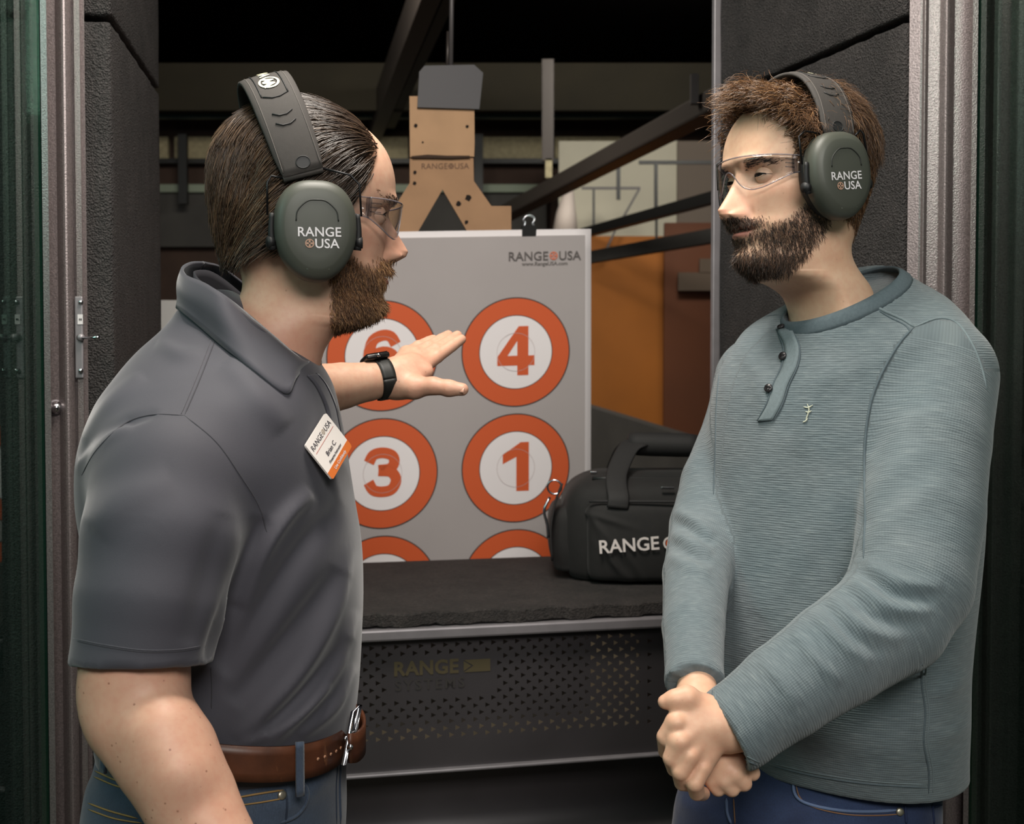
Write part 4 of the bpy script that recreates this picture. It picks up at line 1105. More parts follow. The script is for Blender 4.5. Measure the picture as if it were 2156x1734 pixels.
        for sy in (1, -1):
            C0 = np.array([sg * 0.079, cy, cz]); fwd = np.array([0, math.cos(tl), math.sin(tl)]); up = np.array([0, -math.sin(tl), math.cos(tl)]); out = np.array([sg * 1.0, 0, 0])
            a_ = onband(np.array([sg * smax]), np.array([sy * 0.0215]), 0.0)[0]
            b_ = C0 + out * 0.012 + fwd * sy * 0.0485 + up * 0.048; c_ = C0 + out * 0.014 + fwd * sy * 0.0495 + up * 0.014
            k1 = a_ * 0.25 + b_ * 0.75 + up * 0.006
            obj('wire_arm', *tube_geo(head.T(np.array([a_, k1, b_, c_])), 0.0013, 6), M_wire, root)
    # lettering runs from the right ear towards the left
    V, Fc = text_geo("WALKER'S", 0.0155, 0.0006, spacing=1.05); V[:, 0] -= (V[:, 0].max() + V[:, 0].min()) / 2
    obj('band_lettering', head.T(onband(-(V[:, 0]) * 1.0, -V[:, 1], 0.0052)), Fc, M_cream, band, False)
    xr_ = V[:, 0].max() + 0.013
    E, Fe = disc_geo(0.0072, 0.0092, 30); obj('band_emblem', head.T(onband((xr_ + E[:, 0] * 1.2), -E[:, 1] * 1.25, 0.0052)), Fe, M_cream, band, False)
    V2, F2 = text_geo('W', 0.015, 0.0014); V2[:, 0] -= (V2[:, 0].max() + V2[:, 0].min()) / 2
    obj('band_emblem', head.T(onband((xr_ - V2[:, 0]), -V2[:, 1], 0.0052)), F2, M_cream, band, False)
    return root

# ---- clear wraparound safety glasses
def clear_mat(name, tint, ior=1.45):
    m = bpy.data.materials.new(name); m.use_nodes = True; nt = m.node_tree; nt.nodes.clear()
    out = nt.nodes.new('ShaderNodeOutputMaterial'); fr = facing_fresnel(nt, ((ior - 1) / (ior + 1)) ** 2)
    tr = nt.nodes.new('ShaderNodeBsdfTransparent'); tr.inputs[0].default_value = tint
    gl = nt.nodes.new('ShaderNodeBsdfGlossy'); gl.inputs['Roughness'].default_value = 0.04
    mx = nt.nodes.new('ShaderNodeMixShader'); nt.links.new(fr, mx.inputs[0]); nt.links.new(tr.outputs[0], mx.inputs[1]); nt.links.new(gl.outputs[0], mx.inputs[2]); nt.links.new(mx.outputs[0], out.inputs[0])
    return m
M_lens = clear_mat('clear polycarbonate', (0.90, 0.91, 0.925, 1))
M_lensrim = plain('clear lens rim', (196, 192, 200), 0.12, 0.0)
M_lensrim.node_tree.nodes['Principled BSDF'].inputs['Transmission Weight'].default_value = 0.75
M_hinge = clear_mat('frosted hinge', (0.72, 0.72, 0.75, 1), 1.9)
def safety_glasses(name, head, label, dz=0.0, dy=0.0, k=1.0, pitch=0.0):
    root = thing(name, head.T([[0, 0.1, 0.118 + dz]])[0], label, 'glasses')
    ph = np.radians(np.linspace(-66, 66, 67)); ap = np.abs(np.degrees(ph))
    top = 0.1385 - 0.004 * (ap / 66) ** 2
    bot = np.interp(ap, [0, 5, 10, 16, 26, 38, 52, 66], [0.1235, 0.1215, 0.112, 0.101, 0.0955, 0.0975, 0.105, 0.1135])
    bot = np.convolve(np.pad(bot, 2, 'edge'), np.ones(5) / 5, 'valid')
    def pt(a, z):
        f = (z - 0.0955) / 0.043
        r = 0.0805
        return np.array([r * 0.985 * math.sin(a) * k, 0.026 + dy + r * math.cos(a) + 0.004 * (f - 0.5) + pitch * (z - 0.118), z + dz])
    G = np.array([[pt(a, b_ + (t_ - b_) * u) for a, t_, b_ in zip(ph, top, bot)] for u in np.linspace(0, 1, 9)])
    obj('lens', *sheet_geo(head.T(G.reshape(-1, 3)).reshape(G.shape), 0.0016), M_lens, root)
    rim = [pt(a, z) for a, z in zip(ph, bot)]
    obj('lens_rim', *tube_geo(head.T(rim), 0.0008, 6), M_lensrim, root)
    obj('lens_rim', *tube_geo(head.T([pt(a, z) for a, z in zip(ph, top)]), 0.0009, 6), M_lensrim, root)
    for sx in (1, -1):
        e0, e1 = pt(sx * ph[-1], top[-1]), pt(sx * ph[-1], bot[-1])
        T_ = []
        for u in np.linspace(0, 1, 10):
            y = e0[1] + (-0.045 - e0[1]) * u
            x = sx * (abs(e0[0]) + 0.006 * math.sin(min(u * 1.8, 1) * math.pi / 2))
            zt, zb = e0[2] - 0.002 * u, e1[2] + (0.009) * min(u * 2.2, 1) ** 1.3
            T_.append([(x, y, zt), (x, y, (zt + zb) / 2), (x, y, zb)])
        G = np.array(T_); tp = obj('temple', *sheet_geo(head.T(G.reshape(-1, 3)).reshape(G.shape), 0.0018), M_lens, root)
        obj('temple_edge', *tube_geo(head.T(G[:, 2]), 0.0008, 5), M_lensrim, tp)
        obj('temple_edge', *tube_geo(head.T(G[:, 0]), 0.0007, 5), M_lensrim, tp)
        hx = head.T(np.array([[e0[0] + sx * 0.0012, e0[1] - 0.001, (e0[2] + e1[2]) / 2]]))[0]
        obj('hinge', *box_geo(hx, head.D(EX), head.D(EY), head.D(EZ), 0.0035, 0.007, 0.021, 0.001), M_hinge, root, False)
        for dz_ in (-0.005, 0.0, 0.005):
            obj('hinge_rib', *box_geo(hx + head.D(np.array([sx * 0.0015, 0.008, dz_])), head.D(EX), head.D(EY), head.D(EZ), 0.002, 0.013, 0.0016, 0.0005), M_hinge, root, False)
    return root

# ---- cloth helpers
def ring_row(py, x0, x1, d, ratio, rot=0.0, pw=2.4, axis_swap=False):
    """one torso slice from its left / right outline in the photo at the given distance"""
    A, B = W(x0, py, d), W(x1, py, d); E = (B[0] - A[0]) / 2
    a = E / math.sqrt(math.cos(rot) ** 2 + (ratio * math.sin(rot)) ** 2)
    return [(A[2] + B[2]) / 2, (A[0] + B[0]) / 2, d, a, a * ratio, rot, pw]
def folds(V, N, lines):
    """press soft folds into cloth: lines = (list of px points, width m, height m), only on the side towards the viewer"""
    px, py, d = project(V); vis = np.clip(((CAM - V) * N).sum(1) / np.linalg.norm(CAM - V, axis=1) * 2.5, 0, 1)
    H = np.zeros(len(V))
    for pts, wd, ht in lines:
        P = spline(np.array(pts, float), 26); best = np.full(len(V), 1e9); bt_ = np.zeros(len(V))
        lo, hi = P.min(0) - 120, P.max(0) + 120
        sel = np.where((px > lo[0]) & (px < hi[0]) & (py > lo[1]) & (py < hi[1]))[0]
        if not len(sel): continue
        q = np.stack([px[sel], py[sel]], 1)
        for k in range(len(P) - 1):
            a, b_ = P[k], P[k + 1]; ab = b_ - a; t = np.clip(((q - a) @ ab) / (ab @ ab + 1e-9), 0, 1)
            dd = np.linalg.norm(q - a - t[:, None] * ab, axis=1); m_ = dd < best[sel]
            best[sel[m_]] = dd[m_]; bt_[sel[m_]] = (k + t[m_]) / (len(P) - 1)
        w_px = wd * F_PX / d
        H += ht * np.exp(-(best / w_px) ** 2) * np.sin(np.clip(bt_, 0.0, 1) * math.pi) ** 0.5
    return V + N * (H * vis)[:, None]
def bvh_of(V, Q): return BVHTree.FromPolygons([tuple(v) for v in V], [tuple(int(i) for i in q) for q in Q])
def hit(b, px, py, lift=0.0):
    d = Vector(W(px, py, 1.0) - CAM).normalized(); loc, n, _, _ = b.ray_cast(Vector(CAM), d)
    if loc is None: return None, None
    n = np.array(n[:]); n = n if n @ np.array(d[:]) < 0 else -n
    return np.array(loc[:]) + n * lift, n
def seam(b, pts, r, mat, name, parent, n=40, lift=0.0, seg=6):
    P = []
    for x, y in spline(np.array(pts, float), n):
        p, _ = hit(b, x, y, lift)
        if p is not None: P.append(p)
    P = np.array(P)
    if len(P) < 3: return None
    for _ in range(2): P[1:-1] = (P[:-2] + 2 * P[1:-1] + P[2:]) / 4
    rr2 = r * np.clip(np.minimum(np.arange(len(P)), np.arange(len(P))[::-1]) / 4.0 + 0.25, 0, 1)
    return obj(name, *tube_geo(P, rr2, seg), mat, parent)
def PT(rows): return [(*W(r[0], r[1], r[2]), r[3]) for r in rows]
def strip(b_, pts, wpx, lift, thick, mat, name, parent, n=30):
    P = spline(np.array(pts, float), n); rows = []
    for k, (x, y) in enumerate(P):
        r_ = []
        for o2 in np.linspace(-wpx / 2, wpx / 2, 5):
            p, n_ = hit(b_, x + o2, y - o2 * 0.1, lift)
            if p is None: break
            r_.append(p)
        if len(r_) == 5: rows.append(r_)
    return obj(name, *sheet_geo(np.array(rows), thick), mat, parent)
# ================================================================== the man pointing (polo shirt)
HL = Head(rot_head(74, -4, 0), W(630, 661, 1.48), 1.06, nose=0.92, neck=(0.012, 0.020, 0.14, -0.030), flare=0.25)
LX, LY_, LZ = HL.L.T
la = np.degrees(np.abs(HL.ang))
hl = np.interp(la, [0, 14, 26, 36, 46, 56, 64, 70, 78, 90, 110, 140, 180], [0.214, 0.216, 0.212, 0.196, 0.172, 0.150, 0.118, 0.085, 0.07, 0.070, 0.068, 0.060, 0.058])
scalp_l = smooth01((LZ - hl + 0.004) / 0.010)
cheek = np.interp(LY_, [0.0, 0.03, 0.055, 0.075, 0.09, 0.10], [0.100, 0.082, 0.062, 0.058, 0.060, 0.066])
beard_l = smooth01((cheek + 0.004 - LZ) / 0.018) * smooth01((LY_ - np.interp(LZ, [-0.03, 0.0, 0.03, 0.06], [0.03, 0.026, 0.022, 0.012])) / 0.010) * smooth01((LZ + 0.020) / 0.010)
lipz = np.exp(-(np.abs(LX) / 0.024) ** 6) * np.exp(-((LZ - 0.0495) / 0.0088) ** 6) * (LY_ > 0.06)
mst = np.exp(-(np.abs(LX) / 0.034) ** 6) * np.exp(-((LZ - 0.0625) / 0.0062) ** 4) * (LY_ > 0.06)
beard_l = np.maximum(beard_l * (1 - lipz), mst)

M_skinL = skin_mat('fair freckled skin', (206, 162, 136), (194, 128, 108), (214, 174, 148), (104, 70, 48))
body = Body()
flush = 0.35 * gs(LZ, 0.085, 0.02) * (LY_ > 0.03) + 0.45 * smooth01((-LZ + 0.01) / 0.05)
body.add(HL.T(HL.L), [tuple(q) for q in HL.Q] + HL.capf, 0, freckle=0.45, flush=flush, lips=lipz * 0.8, hairbase=np.clip(np.maximum(scalp_l * 0.8, beard_l * 0.6), 0, 1))
for sx in (1, -1):
    for V, Fc, mi in eye_geo(HL, sx, (0.05, 1, -0.02), 20, 18): body.add(V, Fc, mi)

# near arm, hanging
arm_n = PT([(300, 1150, 1.27, 0.060), (284, 1330, 1.245, 0.0555), (284, 1430, 1.24, 0.0540), (292, 1505, 1.235, 0.0525), (350, 1590, 1.22, 0.0505), (398, 1680, 1.205, 0.0455), (452, 1780, 1.19, 0.040), (515, 1890, 1.18, 0.031), (540, 1940, 1.18, 0.027)])
v = Vol((-0.62, 1.05, 0.70), (-0.10, 1.42, 1.40), 0.0042)
v.chain(arm_n, 0.003)
v.cone(W(268, 1495, 1.225), W(250, 1475, 1.235), 0.034, 0.036, 0.015)         # elbow point
v.cone(W(340, 1540, 1.20), W(375, 1620, 1.19), 0.034, 0.034, 0.02)           # forearm muscle
hb = W(552, 1975, 1.18)
v.cone(W(540, 1940, 1.18), W(565, 2010, 1.18), 0.034, 0.038, 0.015, EY, 1.4)
for k, (dx, ln) in enumerate(((-0.030, 0.075), (-0.011, 0.085), (0.010, 0.080), (0.029, 0.062))):
    a = W(565, 2015, 1.18) + np.array([dx, 0, 0]); v.chain([(*a, 0.0105), (*(a + np.array([0.006, 0.004, -ln * 0.5])), 0.0095), (*(a + np.array([0.004, 0.022, -ln])), 0.008)], 0.003, k0=0.012)
a = W(548, 1985, 1.17); v.chain([(*a, 0.015), (*(a + np.array([0.045, 0.0, -0.045])), 0.011), (*(a + np.array([0.055, 0.008, -0.075])), 0.009)], 0.006, k0=0.02)
V, Q = v.mesh(3); body.add(V, Q, 0, freckle=1.0, flush=0.22)

# far arm, reaching to the poster
v = Vol(W(520, 905, 1.60) - 0.02, W(1000, 660, 1.98) + 0.03, 0.0020)
fore = PT([(600, 838, 1.70, 0.044), (660, 824, 1.715, 0.0385), (720, 812, 1.735, 0.0325), (775, 803, 1.75, 0.0275), (822, 795, 1.765, 0.0245)])
v.chain(fore, 0.003)
v.chain(PT([(822, 795, 1.765, 0.0245), (850, 785, 1.775, 0.0250)]), 0.012)
KN = {'index': (889, 772, 1.790), 'middle': (883, 757, 1.800), 'ring': (872, 748, 1.812), 'little': (856, 745, 1.822)}
for nm, (x, y, d) in KN.items():
    v.chain(PT([(842, 786, 1.775 + (d - 1.79) * 0.6, 0.0205), (x, y, d, 0.0128)]), 0.012)
v.cone(W(850, 803, 1.770), W(884, 784, 1.782), 0.018, 0.0125, 0.014)
v.cone(W(846, 800, 1.768), W(900, 782, 1.776), 0.0165, 0.0075, 0.012)
FG = {'index': [(889, 772, 1.790, 0.0128), (920, 750, 1.812, 0.0108), (951, 728, 1.832, 0.0098), (971, 714, 1.845, 0.0082)],
      'middle': [(883, 757, 1.800, 0.0125), (917, 737, 1.825, 0.0108), (946, 718, 1.848, 0.0098), (963, 706, 1.862, 0.0082)],
      'ring': [(872, 748, 1.812, 0.0122), (902, 731, 1.835, 0.0104), (929, 714, 1.857, 0.0094), (944, 705, 1.870, 0.0080)],
      'little': [(856, 745, 1.822, 0.0110), (881, 729, 1.840, 0.0092), (902, 718, 1.855, 0.0082), (912, 713, 1.863, 0.0070)]}
for nm, P in FG.items():
    v.chain(PT([(x, y, d, r * 0.92) for x, y, d, r in P]), 0.0008, k0=0.004)
    a, b_ = np.array(W(*P[1][:3])), np.array(W(*P[2][:3]))
    v.ball(a + np.array([0, -0.0005, 0.0005]), P[1][3] * 0.96, 0.002)
v.chain(PT([(836, 812, 1.765, 0.019), (872, 815, 1.752, 0.0165), (912, 812, 1.742, 0.0120), (945, 817, 1.738, 0.0112), (973, 819.5, 1.736, 0.0092)]), 0.006, k0=0.012)
for x0, y0, x1, y1 in ((836, 770, 868, 752), (838, 775, 880, 757), (842, 783, 886, 767)):
    v.cone(W(x0, y0, 1.765), W(x1, y1, 1.782), 0.0042, 0.0035, 0.010)         # tendons
V, Q = v.mesh(2); body.add(V, Q, 0, freckle=0.5, flush=0.28 * smooth01((project(V)[0] - 830) / 60))
# nails
def nail(Pa, Pb, nrm, ln, wd):
    Pa, Pb = np.array(Pa), np.array(Pb); t = Pb - Pa; t /= np.linalg.norm(t); nrm = np.array(nrm, float); nrm -= (nrm @ t) * t; nrm /= np.linalg.norm(nrm); s_ = np.cross(t, nrm)
    G = np.array([[Pb + t * u * ln + s_ * w * wd + nrm * (0.0 - 0.45 * abs(w) ** 2 * wd) for w in np.linspace(-1, 1, 7)] for u in np.linspace(-1, 0.6, 6)]); return sheet_geo(G, 0.0008)
V, Fc = nail(W(945, 817, 1.738), W(971, 817, 1.7275), (0.1, -0.8, 0.55), 0.0080, 0.0052); V = V + np.array([0, 0.0012, -0.0010]); body.add(V, Fc, 0, lips=0.25)
# torso under the clothes
v = Vol((-0.62, 1.18, 0.85), (-0.10, 1.75, 1.60), 0.014)
v.slices([ring_row(y, x0 + 30, x1 - 30, 1.47, r) for y, x0, x1, r in ((830, 330, 640, 0.8), (880, 280, 680, 1.0), (980, 220, 705, 1.05), (1200, 205, 745, 1.1), (1500, 225, 735, 1.1), (1640, 230, 715, 1.1))])
V, Q = v.mesh(2); body.add(V, Q, 0)

pl = thing('person', W(455, 2300, 1.47) * np.array([1, 1, 0]), 'man in charcoal polo shirt pointing at the poster, brown beard and slicked hair', 'person')
body.build('body', [M_skinL, M_eyewhite, M_iris, M_pupil], pl)

# ---- polo shirt
def knit_mat(name, rgb, rough=0.75):
    m, nt, b = new_mat(name); c = lin(rgb)
    f = noise(nt, 9, 3); g = noise(nt, 1400, 2)
    nt.links.new(ramp(nt, f, [(0.3, tuple(x * 0.93 for x in c[:3])), (0.7, tuple(x * 1.07 for x in c[:3]))]), b.inputs['Base Color'])
    b.inputs['Roughness'].default_value = rough; b.inputs['Sheen Weight'].default_value = 0.35; b.inputs['Sheen Roughness'].default_value = 0.4
    bump(nt, b, g, 0.25, 0.0005); return m
M_polo = knit_mat('charcoal polo knit', (65, 64, 72))
M_polo_seam = plain('charcoal seam', (58, 57, 63), 0.8)
v = Vol((-0.66, 1.10, 0.98), (-0.06, 1.80, 1.62), 0.0042)
v.slices([ring_row(y, x0, x1, 1.47, r, 0.0, 2.35) for y, x0, x1, r in ((612, 414, 490, 1.2), (640, 392, 535, 1.2), (692, 352, 595, 1.0), (745, 300, 655, 1.10), (798, 262, 690, 1.25), (858, 228, 706, 1.38), (950, 198, 722, 1.36), (1050, 192, 738, 1.28), (1150, 205, 754, 1.24), (1250, 213, 758, 1.21), (1350, 216, 755, 1.17), (1450, 210, 749, 1.15), (1530, 214, 740, 1.13), (1570, 218, 732, 1.12), (1592, 222, 724, 1.10))])
s1 = v.like()
s1.chain(PT([(388, 955, 1.35, 0.078), (364, 1020, 1.31, 0.084), (344, 1130, 1.278, 0.0815), (320, 1260, 1.258, 0.0755), (296, 1400, 1.245, 0.0685), (290, 1470, 1.24, 0.066)]), 0.005)
cH = W(294, 1398, 1.242); dH = W(290, 1470, 1.24) - W(305, 1300, 1.25); dH /= np.linalg.norm(dH); dH = dH + np.array([0.05, 0, 0])
s1.plane(cH, dH); s1.cone(cH - dH * 0.05, cH + dH * 0.05, 0.0555, 0.0555, cut=True)
v.merge(s1, 0.022)
s2 = v.like()
s2.chain(PT([(480, 860, 1.64, 0.085), (560, 855, 1.68, 0.070), (640, 845, 1.70, 0.062), (720, 830, 1.72, 0.06)]), 0.02)
e2 = W(648, 843, 1.71); s2.plane(e2, np.array([1.0, 0.1, 0.1])); v.merge(s2, 0.03)
V, Q = v.mesh(4); N = vnormals(V, Q)
V = folds(V, N, [
    ([(742, 1150), (700, 1290), (620, 1430), (500, 1560)], 0.0093, 0.0083), ([(752, 1290), (715, 1390), (640, 1490), (540, 1590)], 0.0076, 0.0083),
    ([(748, 1400), (700, 1490), (630, 1550)], 0.0068, 0.0067), ([(690, 1440), (600, 1520), (490, 1580)], 0.0059, 0.0060),
    ([(655, 1035), (600, 1090), (545, 1180), (505, 1280)], 0.0085, 0.0105), ([(720, 1060), (640, 1150), (560, 1270), (470, 1420)], 0.0119, -0.0090),
    ([(715, 1200), (610, 1340), (490, 1480)], 0.0119, -0.0090), ([(735, 1345), (650, 1455), (560, 1540)], 0.0102, -0.0075),
    ([(160, 1000), (205, 935), (270, 890)], 0.0068, 0.0075), ([(175, 930), (230, 850), (300, 790)], 0.0085, 0.0060), ([(168, 960), (240, 900), (330, 868)], 0.0051, -0.0060),
    ([(480, 760), (540, 830), (600, 900)], 0.0136, 0.0060), ([(330, 720), (380, 745), (430, 742)], 0.0085, 0.0045),
    ([(200, 1120), (260, 1050), (360, 1010)], 0.0153, 0.0045), ([(470, 1080), (430, 1230), (400, 1360)], 0.0119, -0.0045),
    ([(552, 1090), (520, 1200), (470, 1330), (445, 1400)], 0.0102, -0.0120)])
N = vnormals(V, Q); V = relax(V, Q, 1)
shirt = obj('polo_shirt', V, Q, M_polo, pl)
bs = bvh_of(V, Q)
for pts, r, m_, lf in (([(388, 874), (455, 930), (505, 1000), (545, 1065), (562, 1120)], 0.0008, M_polo_seam, 0.0), ([(388, 874), (320, 873), (262, 892), (205, 945), (172, 1000)], 0.0008, M_polo_seam, 0.0),
                       ([(452, 718), (420, 800), (389, 872)], 0.0008, M_polo_seam, 0.0), ([(444, 716), (412, 798), (381, 872)], 0.0008, M_polo, 0.0003),
                       ([(153, 1347), (220, 1361), (300, 1372), (375, 1371), (432, 1362)], 0.0007, M_polo_seam, 0.0), ([(153, 1343), (220, 1357), (300, 1368), (375, 1367), (432, 1358)], 0.0006, M_polo, 0.0002),
                       ([(444, 1400), (446, 1450), (445, 1492)], 0.0007, M_polo_seam, 0.0)):
    seam(bs, pts, r, m_, 'seam', shirt, 46, lf)
# placket
pk = [(652, 790), (672, 815), (690, 855), (698, 890), (704, 920)]
strip(bs, [(x + 4, y) for x, y in pk], 22, 0.0014, 0.0022, M_polo, 'placket', shirt); seam(bs, [(x + 10, y - 3) for x, y in pk], 0.0014, plain('dark placket inside', (40, 39, 50), 0.8), 'placket_edge', shirt, 40, 0.0022)
# collar
def loft2(Tc, Bc, bulge, thick, n=44, m=9, up=None):
    T_ = spline(np.array([W(*p) for p in Tc]), n); B_ = spline(np.array([W(*p) for p in Bc]), n)
    c0 = T_.mean(0); G = np.zeros((m, n, 3))
    for k, u in enumerate(np.linspace(0, 1, m)):
        P = T_ * (1 - u) + B_ * u; o_ = P - np.array([c0[0], c0[1], 0]); o_[:, 2] = 0; o_ /= np.linalg.norm(o_, axis=1)[:, None] + 1e-9
        G[k] = P + o_ * (bulge * math.sin(math.pi * min(u * 1.25, 1))) + EZ * (bulge * 0.5 * math.sin(math.pi * u))
    return sheet_geo(G, thick)
Tn_ = [(430, 552, 1.535), (402, 553, 1.51), (384, 565, 1.47), (396, 581, 1.43), (436, 598, 1.40), (474, 624, 1.385), (531, 670, 1.378), (585, 716, 1.39), (622, 748, 1.412), (645, 764, 1.435)]
Bn_ = [(385, 640, 1.575), (374, 645, 1.525), (374, 650, 1.47), (386, 658, 1.41), (428, 693, 1.362), (480, 738, 1.335), (541, 785, 1.325), (603, 829, 1.330), (622, 797, 1.372), (642, 770, 1.425)]
bh_l = bvh_of(HL.T(HL.L), HL.Q)
def snap(P, b_, lift, lo, hi):
    out = []
    for k, (x, y, d) in enumerate(P):
        p, n_ = hit(b_, x, y, lift)
        if lo <= k <= hi and p is not None: d = project(p)[2]
        out.append((x, y, d))
    return out
Tn_ = snap(Tn_, bh_l, 0.009, 4, 8); Bn_ = snap(Bn_, bs, 0.006, 3, 8)
obj('collar', *loft2(Tn_, Bn_, 0.004, 0.0035), M_polo, shirt)
Tf_ = [(430, 552, 1.535), (470, 565, 1.575), (540, 620, 1.59), (605, 685, 1.57), (648, 728, 1.52), (662, 752, 1.475)]
Bf_ = [(385, 640, 1.575), (430, 655, 1.64), (520, 705, 1.665), (600, 745, 1.64), (672, 775, 1.57), (676, 790, 1.50)]
obj('collar', *loft2(Tf_, Bf_, 0.005, 0.0035), M_polo, shirt)
St = [(436, 602, 1.405), (500, 650, 1.39), (560, 700, 1.395), (620, 750, 1.42), (655, 770, 1.455), (662, 758, 1.48), (640, 735, 1.53), (580, 680, 1.575), (500, 610, 1.585), (445, 572, 1.55), (412, 570, 1.50), (415, 585, 1.44)]
Sb = [(x, y + 45, d) for x, y, d in St]
St.append(St[0]); Sb.append(Sb[0]); obj('collar_stand', *loft2(St, Sb, 0.0, 0.003, 60, 4), M_polo_seam, shirt)

# ---- jeans, belt, shoes
def denim_mat(name, dark, light, wear):
    m, nt, b = new_mat(name)
    f = noise(nt, 7, 4, 0.6); g = noise(nt, 900, 2, 0.6, stretch=(1, 1, 0.35))
    c = ramp(nt, f, [(0.3, lin(dark)), (0.62, lin(light)), (0.85, lin(wear))])
    c = mixc(nt, 0.5, c, ramp(nt, g, [(0.3, (0.35, 0.35, 0.35)), (0.7, (1.0, 1.0, 1.0))]), 'MULTIPLY')
    nt.links.new(c, b.inputs['Base Color']); b.inputs['Roughness'].default_value = 0.85; b.inputs['Sheen Weight'].default_value = 0.2
    bump(nt, b, g, 0.3, 0.0008); return m
M_denimL = denim_mat('dark blue denim', (46, 58, 78), (66, 80, 100), (92, 102, 116))
M_thread = plain('tan thread', (150, 118, 70), 0.8)
M_seamd = plain('denim seam', (40, 50, 66), 0.85)
M_rivet = plain('brass rivet', (176, 168, 150), 0.35, 0.8)
v = Vol((-0.72, 1.15, -0.0), (-0.12, 1.80, 1.12), 0.0075)
v.slices([ring_row(y, x0, x1, 1.47, r, 0, 2.4) for y, x0, x1, r in ((1545, 222, 727, 1.10), (1600, 212, 726, 1.12), (1640, 196, 720, 1.12), (1734, 184, 720, 1.12), (1850, 190, 712, 1.12), (1960, 205, 700, 1.1), (2010, 220, 690, 1.05))])
for dd, fx in ((-0.09, 0.0), (0.09, 0.10)):
    hip = np.array([-0.352, 1.47 + dd, 0.80]); v.chain([(*hip, 0.098), (hip[0] + 0.02 + fx * 0.5, hip[1], 0.46, 0.073), (hip[0] - 0.01 + fx, hip[1], 0.10, 0.062)], 0.03)
v.plane((0, 0, 0.055), (0, 0, -1))
V, Q = v.mesh(3); N = vnormals(V, Q)
V = folds(V, N, [([(560, 1700), (620, 1690), (690, 1640)], 0.010, 0.004), ([(200, 1650), (260, 1690), (330, 1710)], 0.010, 0.003)])
jeans = obj('jeans', V, Q, M_denimL, pl); bj = bvh_of(V, Q)
for pts, r, m_ in (([(500, 1678), (545, 1670), (597, 1662)], 0.0011, M_thread), ([(500, 1695), (550, 1688), (597, 1680)], 0.0009, M_thread), ([(600, 1660), (604, 1690), (601, 1734)], 0.0012, M_seamd),
                   ([(622, 1640), (643, 1655), (645, 1685), (625, 1715), (590, 1732)], 0.0022, M_denimL), ([(200, 1622), (240, 1640), (275, 1650)], 0.0010, M_thread), ([(198, 1634), (240, 1652), (282, 1664)], 0.0009, M_thread),
                   ([(186, 1690), (230, 1706), (290, 1722)], 0.0010, M_thread), ([(186, 1703), (240, 1722), (300, 1732)], 0.0009, M_thread), ([(716, 1610), (714, 1660), (716, 1734)], 0.0020, M_denimL), ([(710, 1612), (707, 1660), (708, 1734)], 0.0008, M_seamd)):
    seam(bj, pts, r, m_, 'stitching', jeans, 30, 0.0006)
p_, n_ = hit(bj, 593, 1673, 0.0005)
if p_ is not None: obj('rivet', *tube_geo([p_, p_ + n_ * 0.0015, p_ + n_ * 0.0022], [0.0052, 0.0050, 0.0025], 14), M_rivet, jeans)
# belt
m_, nt, b = new_mat('brown leather'); f = noise(nt, 14, 5, 0.6); g = noise(nt, 70, 5, 0.7, stretch=(1, 1, 0.25))
c = ramp(nt, f, [(0.3, lin((60, 33, 20))), (0.7, lin((100, 56, 33)))]); c = mixc(nt, math_n(nt, 'MULTIPLY', ramp(nt, g, [(0.62, (0, 0, 0)), (0.75, (1, 1, 1))]), 0.5), c, lin((168, 112, 72)))
nt.links.new(c, b.inputs['Base Color']); b.inputs['Roughness'].default_value = 0.45; bump(nt, b, g, 0.2, 0.001); M_leather = m_
M_leather_in = plain('raw leather', (176, 128, 100), 0.7)
cB = W(474, 1580, 1.47)[:2]; t = np.linspace(-math.pi, math.pi, 90)
def belt_pt(a, u, off=0.0):
    A_, B_ = 0.1465 + off, 0.1685 + off; e = 2 / 2.4
    x = cB[0] + A_ * math.copysign(abs(math.cos(a)) ** e, math.cos(a)); y = cB[1] - B_ * math.copysign(abs(math.sin(a)) ** e, math.sin(a))
    z = 1.092 - 0.024 * math.cos(a) + (u - 0.5) * 0.038
    return np.array([x, y, z])
G = np.array([[belt_pt(a, u) for a in t] for u in np.linspace(0, 1, 5)])
belt = obj('belt', *sheet_geo(G, 0.0045), M_leather, pl)
def loop_geo(a, w): return sheet_geo(np.array([[belt_pt(a + da, u, 0.0045) for da in np.linspace(-w, w, 4)] for u in np.linspace(-0.45, 1.12, 10)]), 0.003)
for a in (0.80, 2.2, -0.8, -2.2): obj('belt_loop', *loop_geo(a, 0.035), M_denimL, jeans)
for k in range(5):
    q = belt_pt(0.60 - k * 0.085, 0.5, 0.0028); o_ = q - np.array([cB[0], cB[1], q[2]]); o_ /= np.linalg.norm(o_)
    obj('belt_hole', *tube_geo([q, q + o_ * 0.0008], 0.0019, 10), M_leather_in, belt)
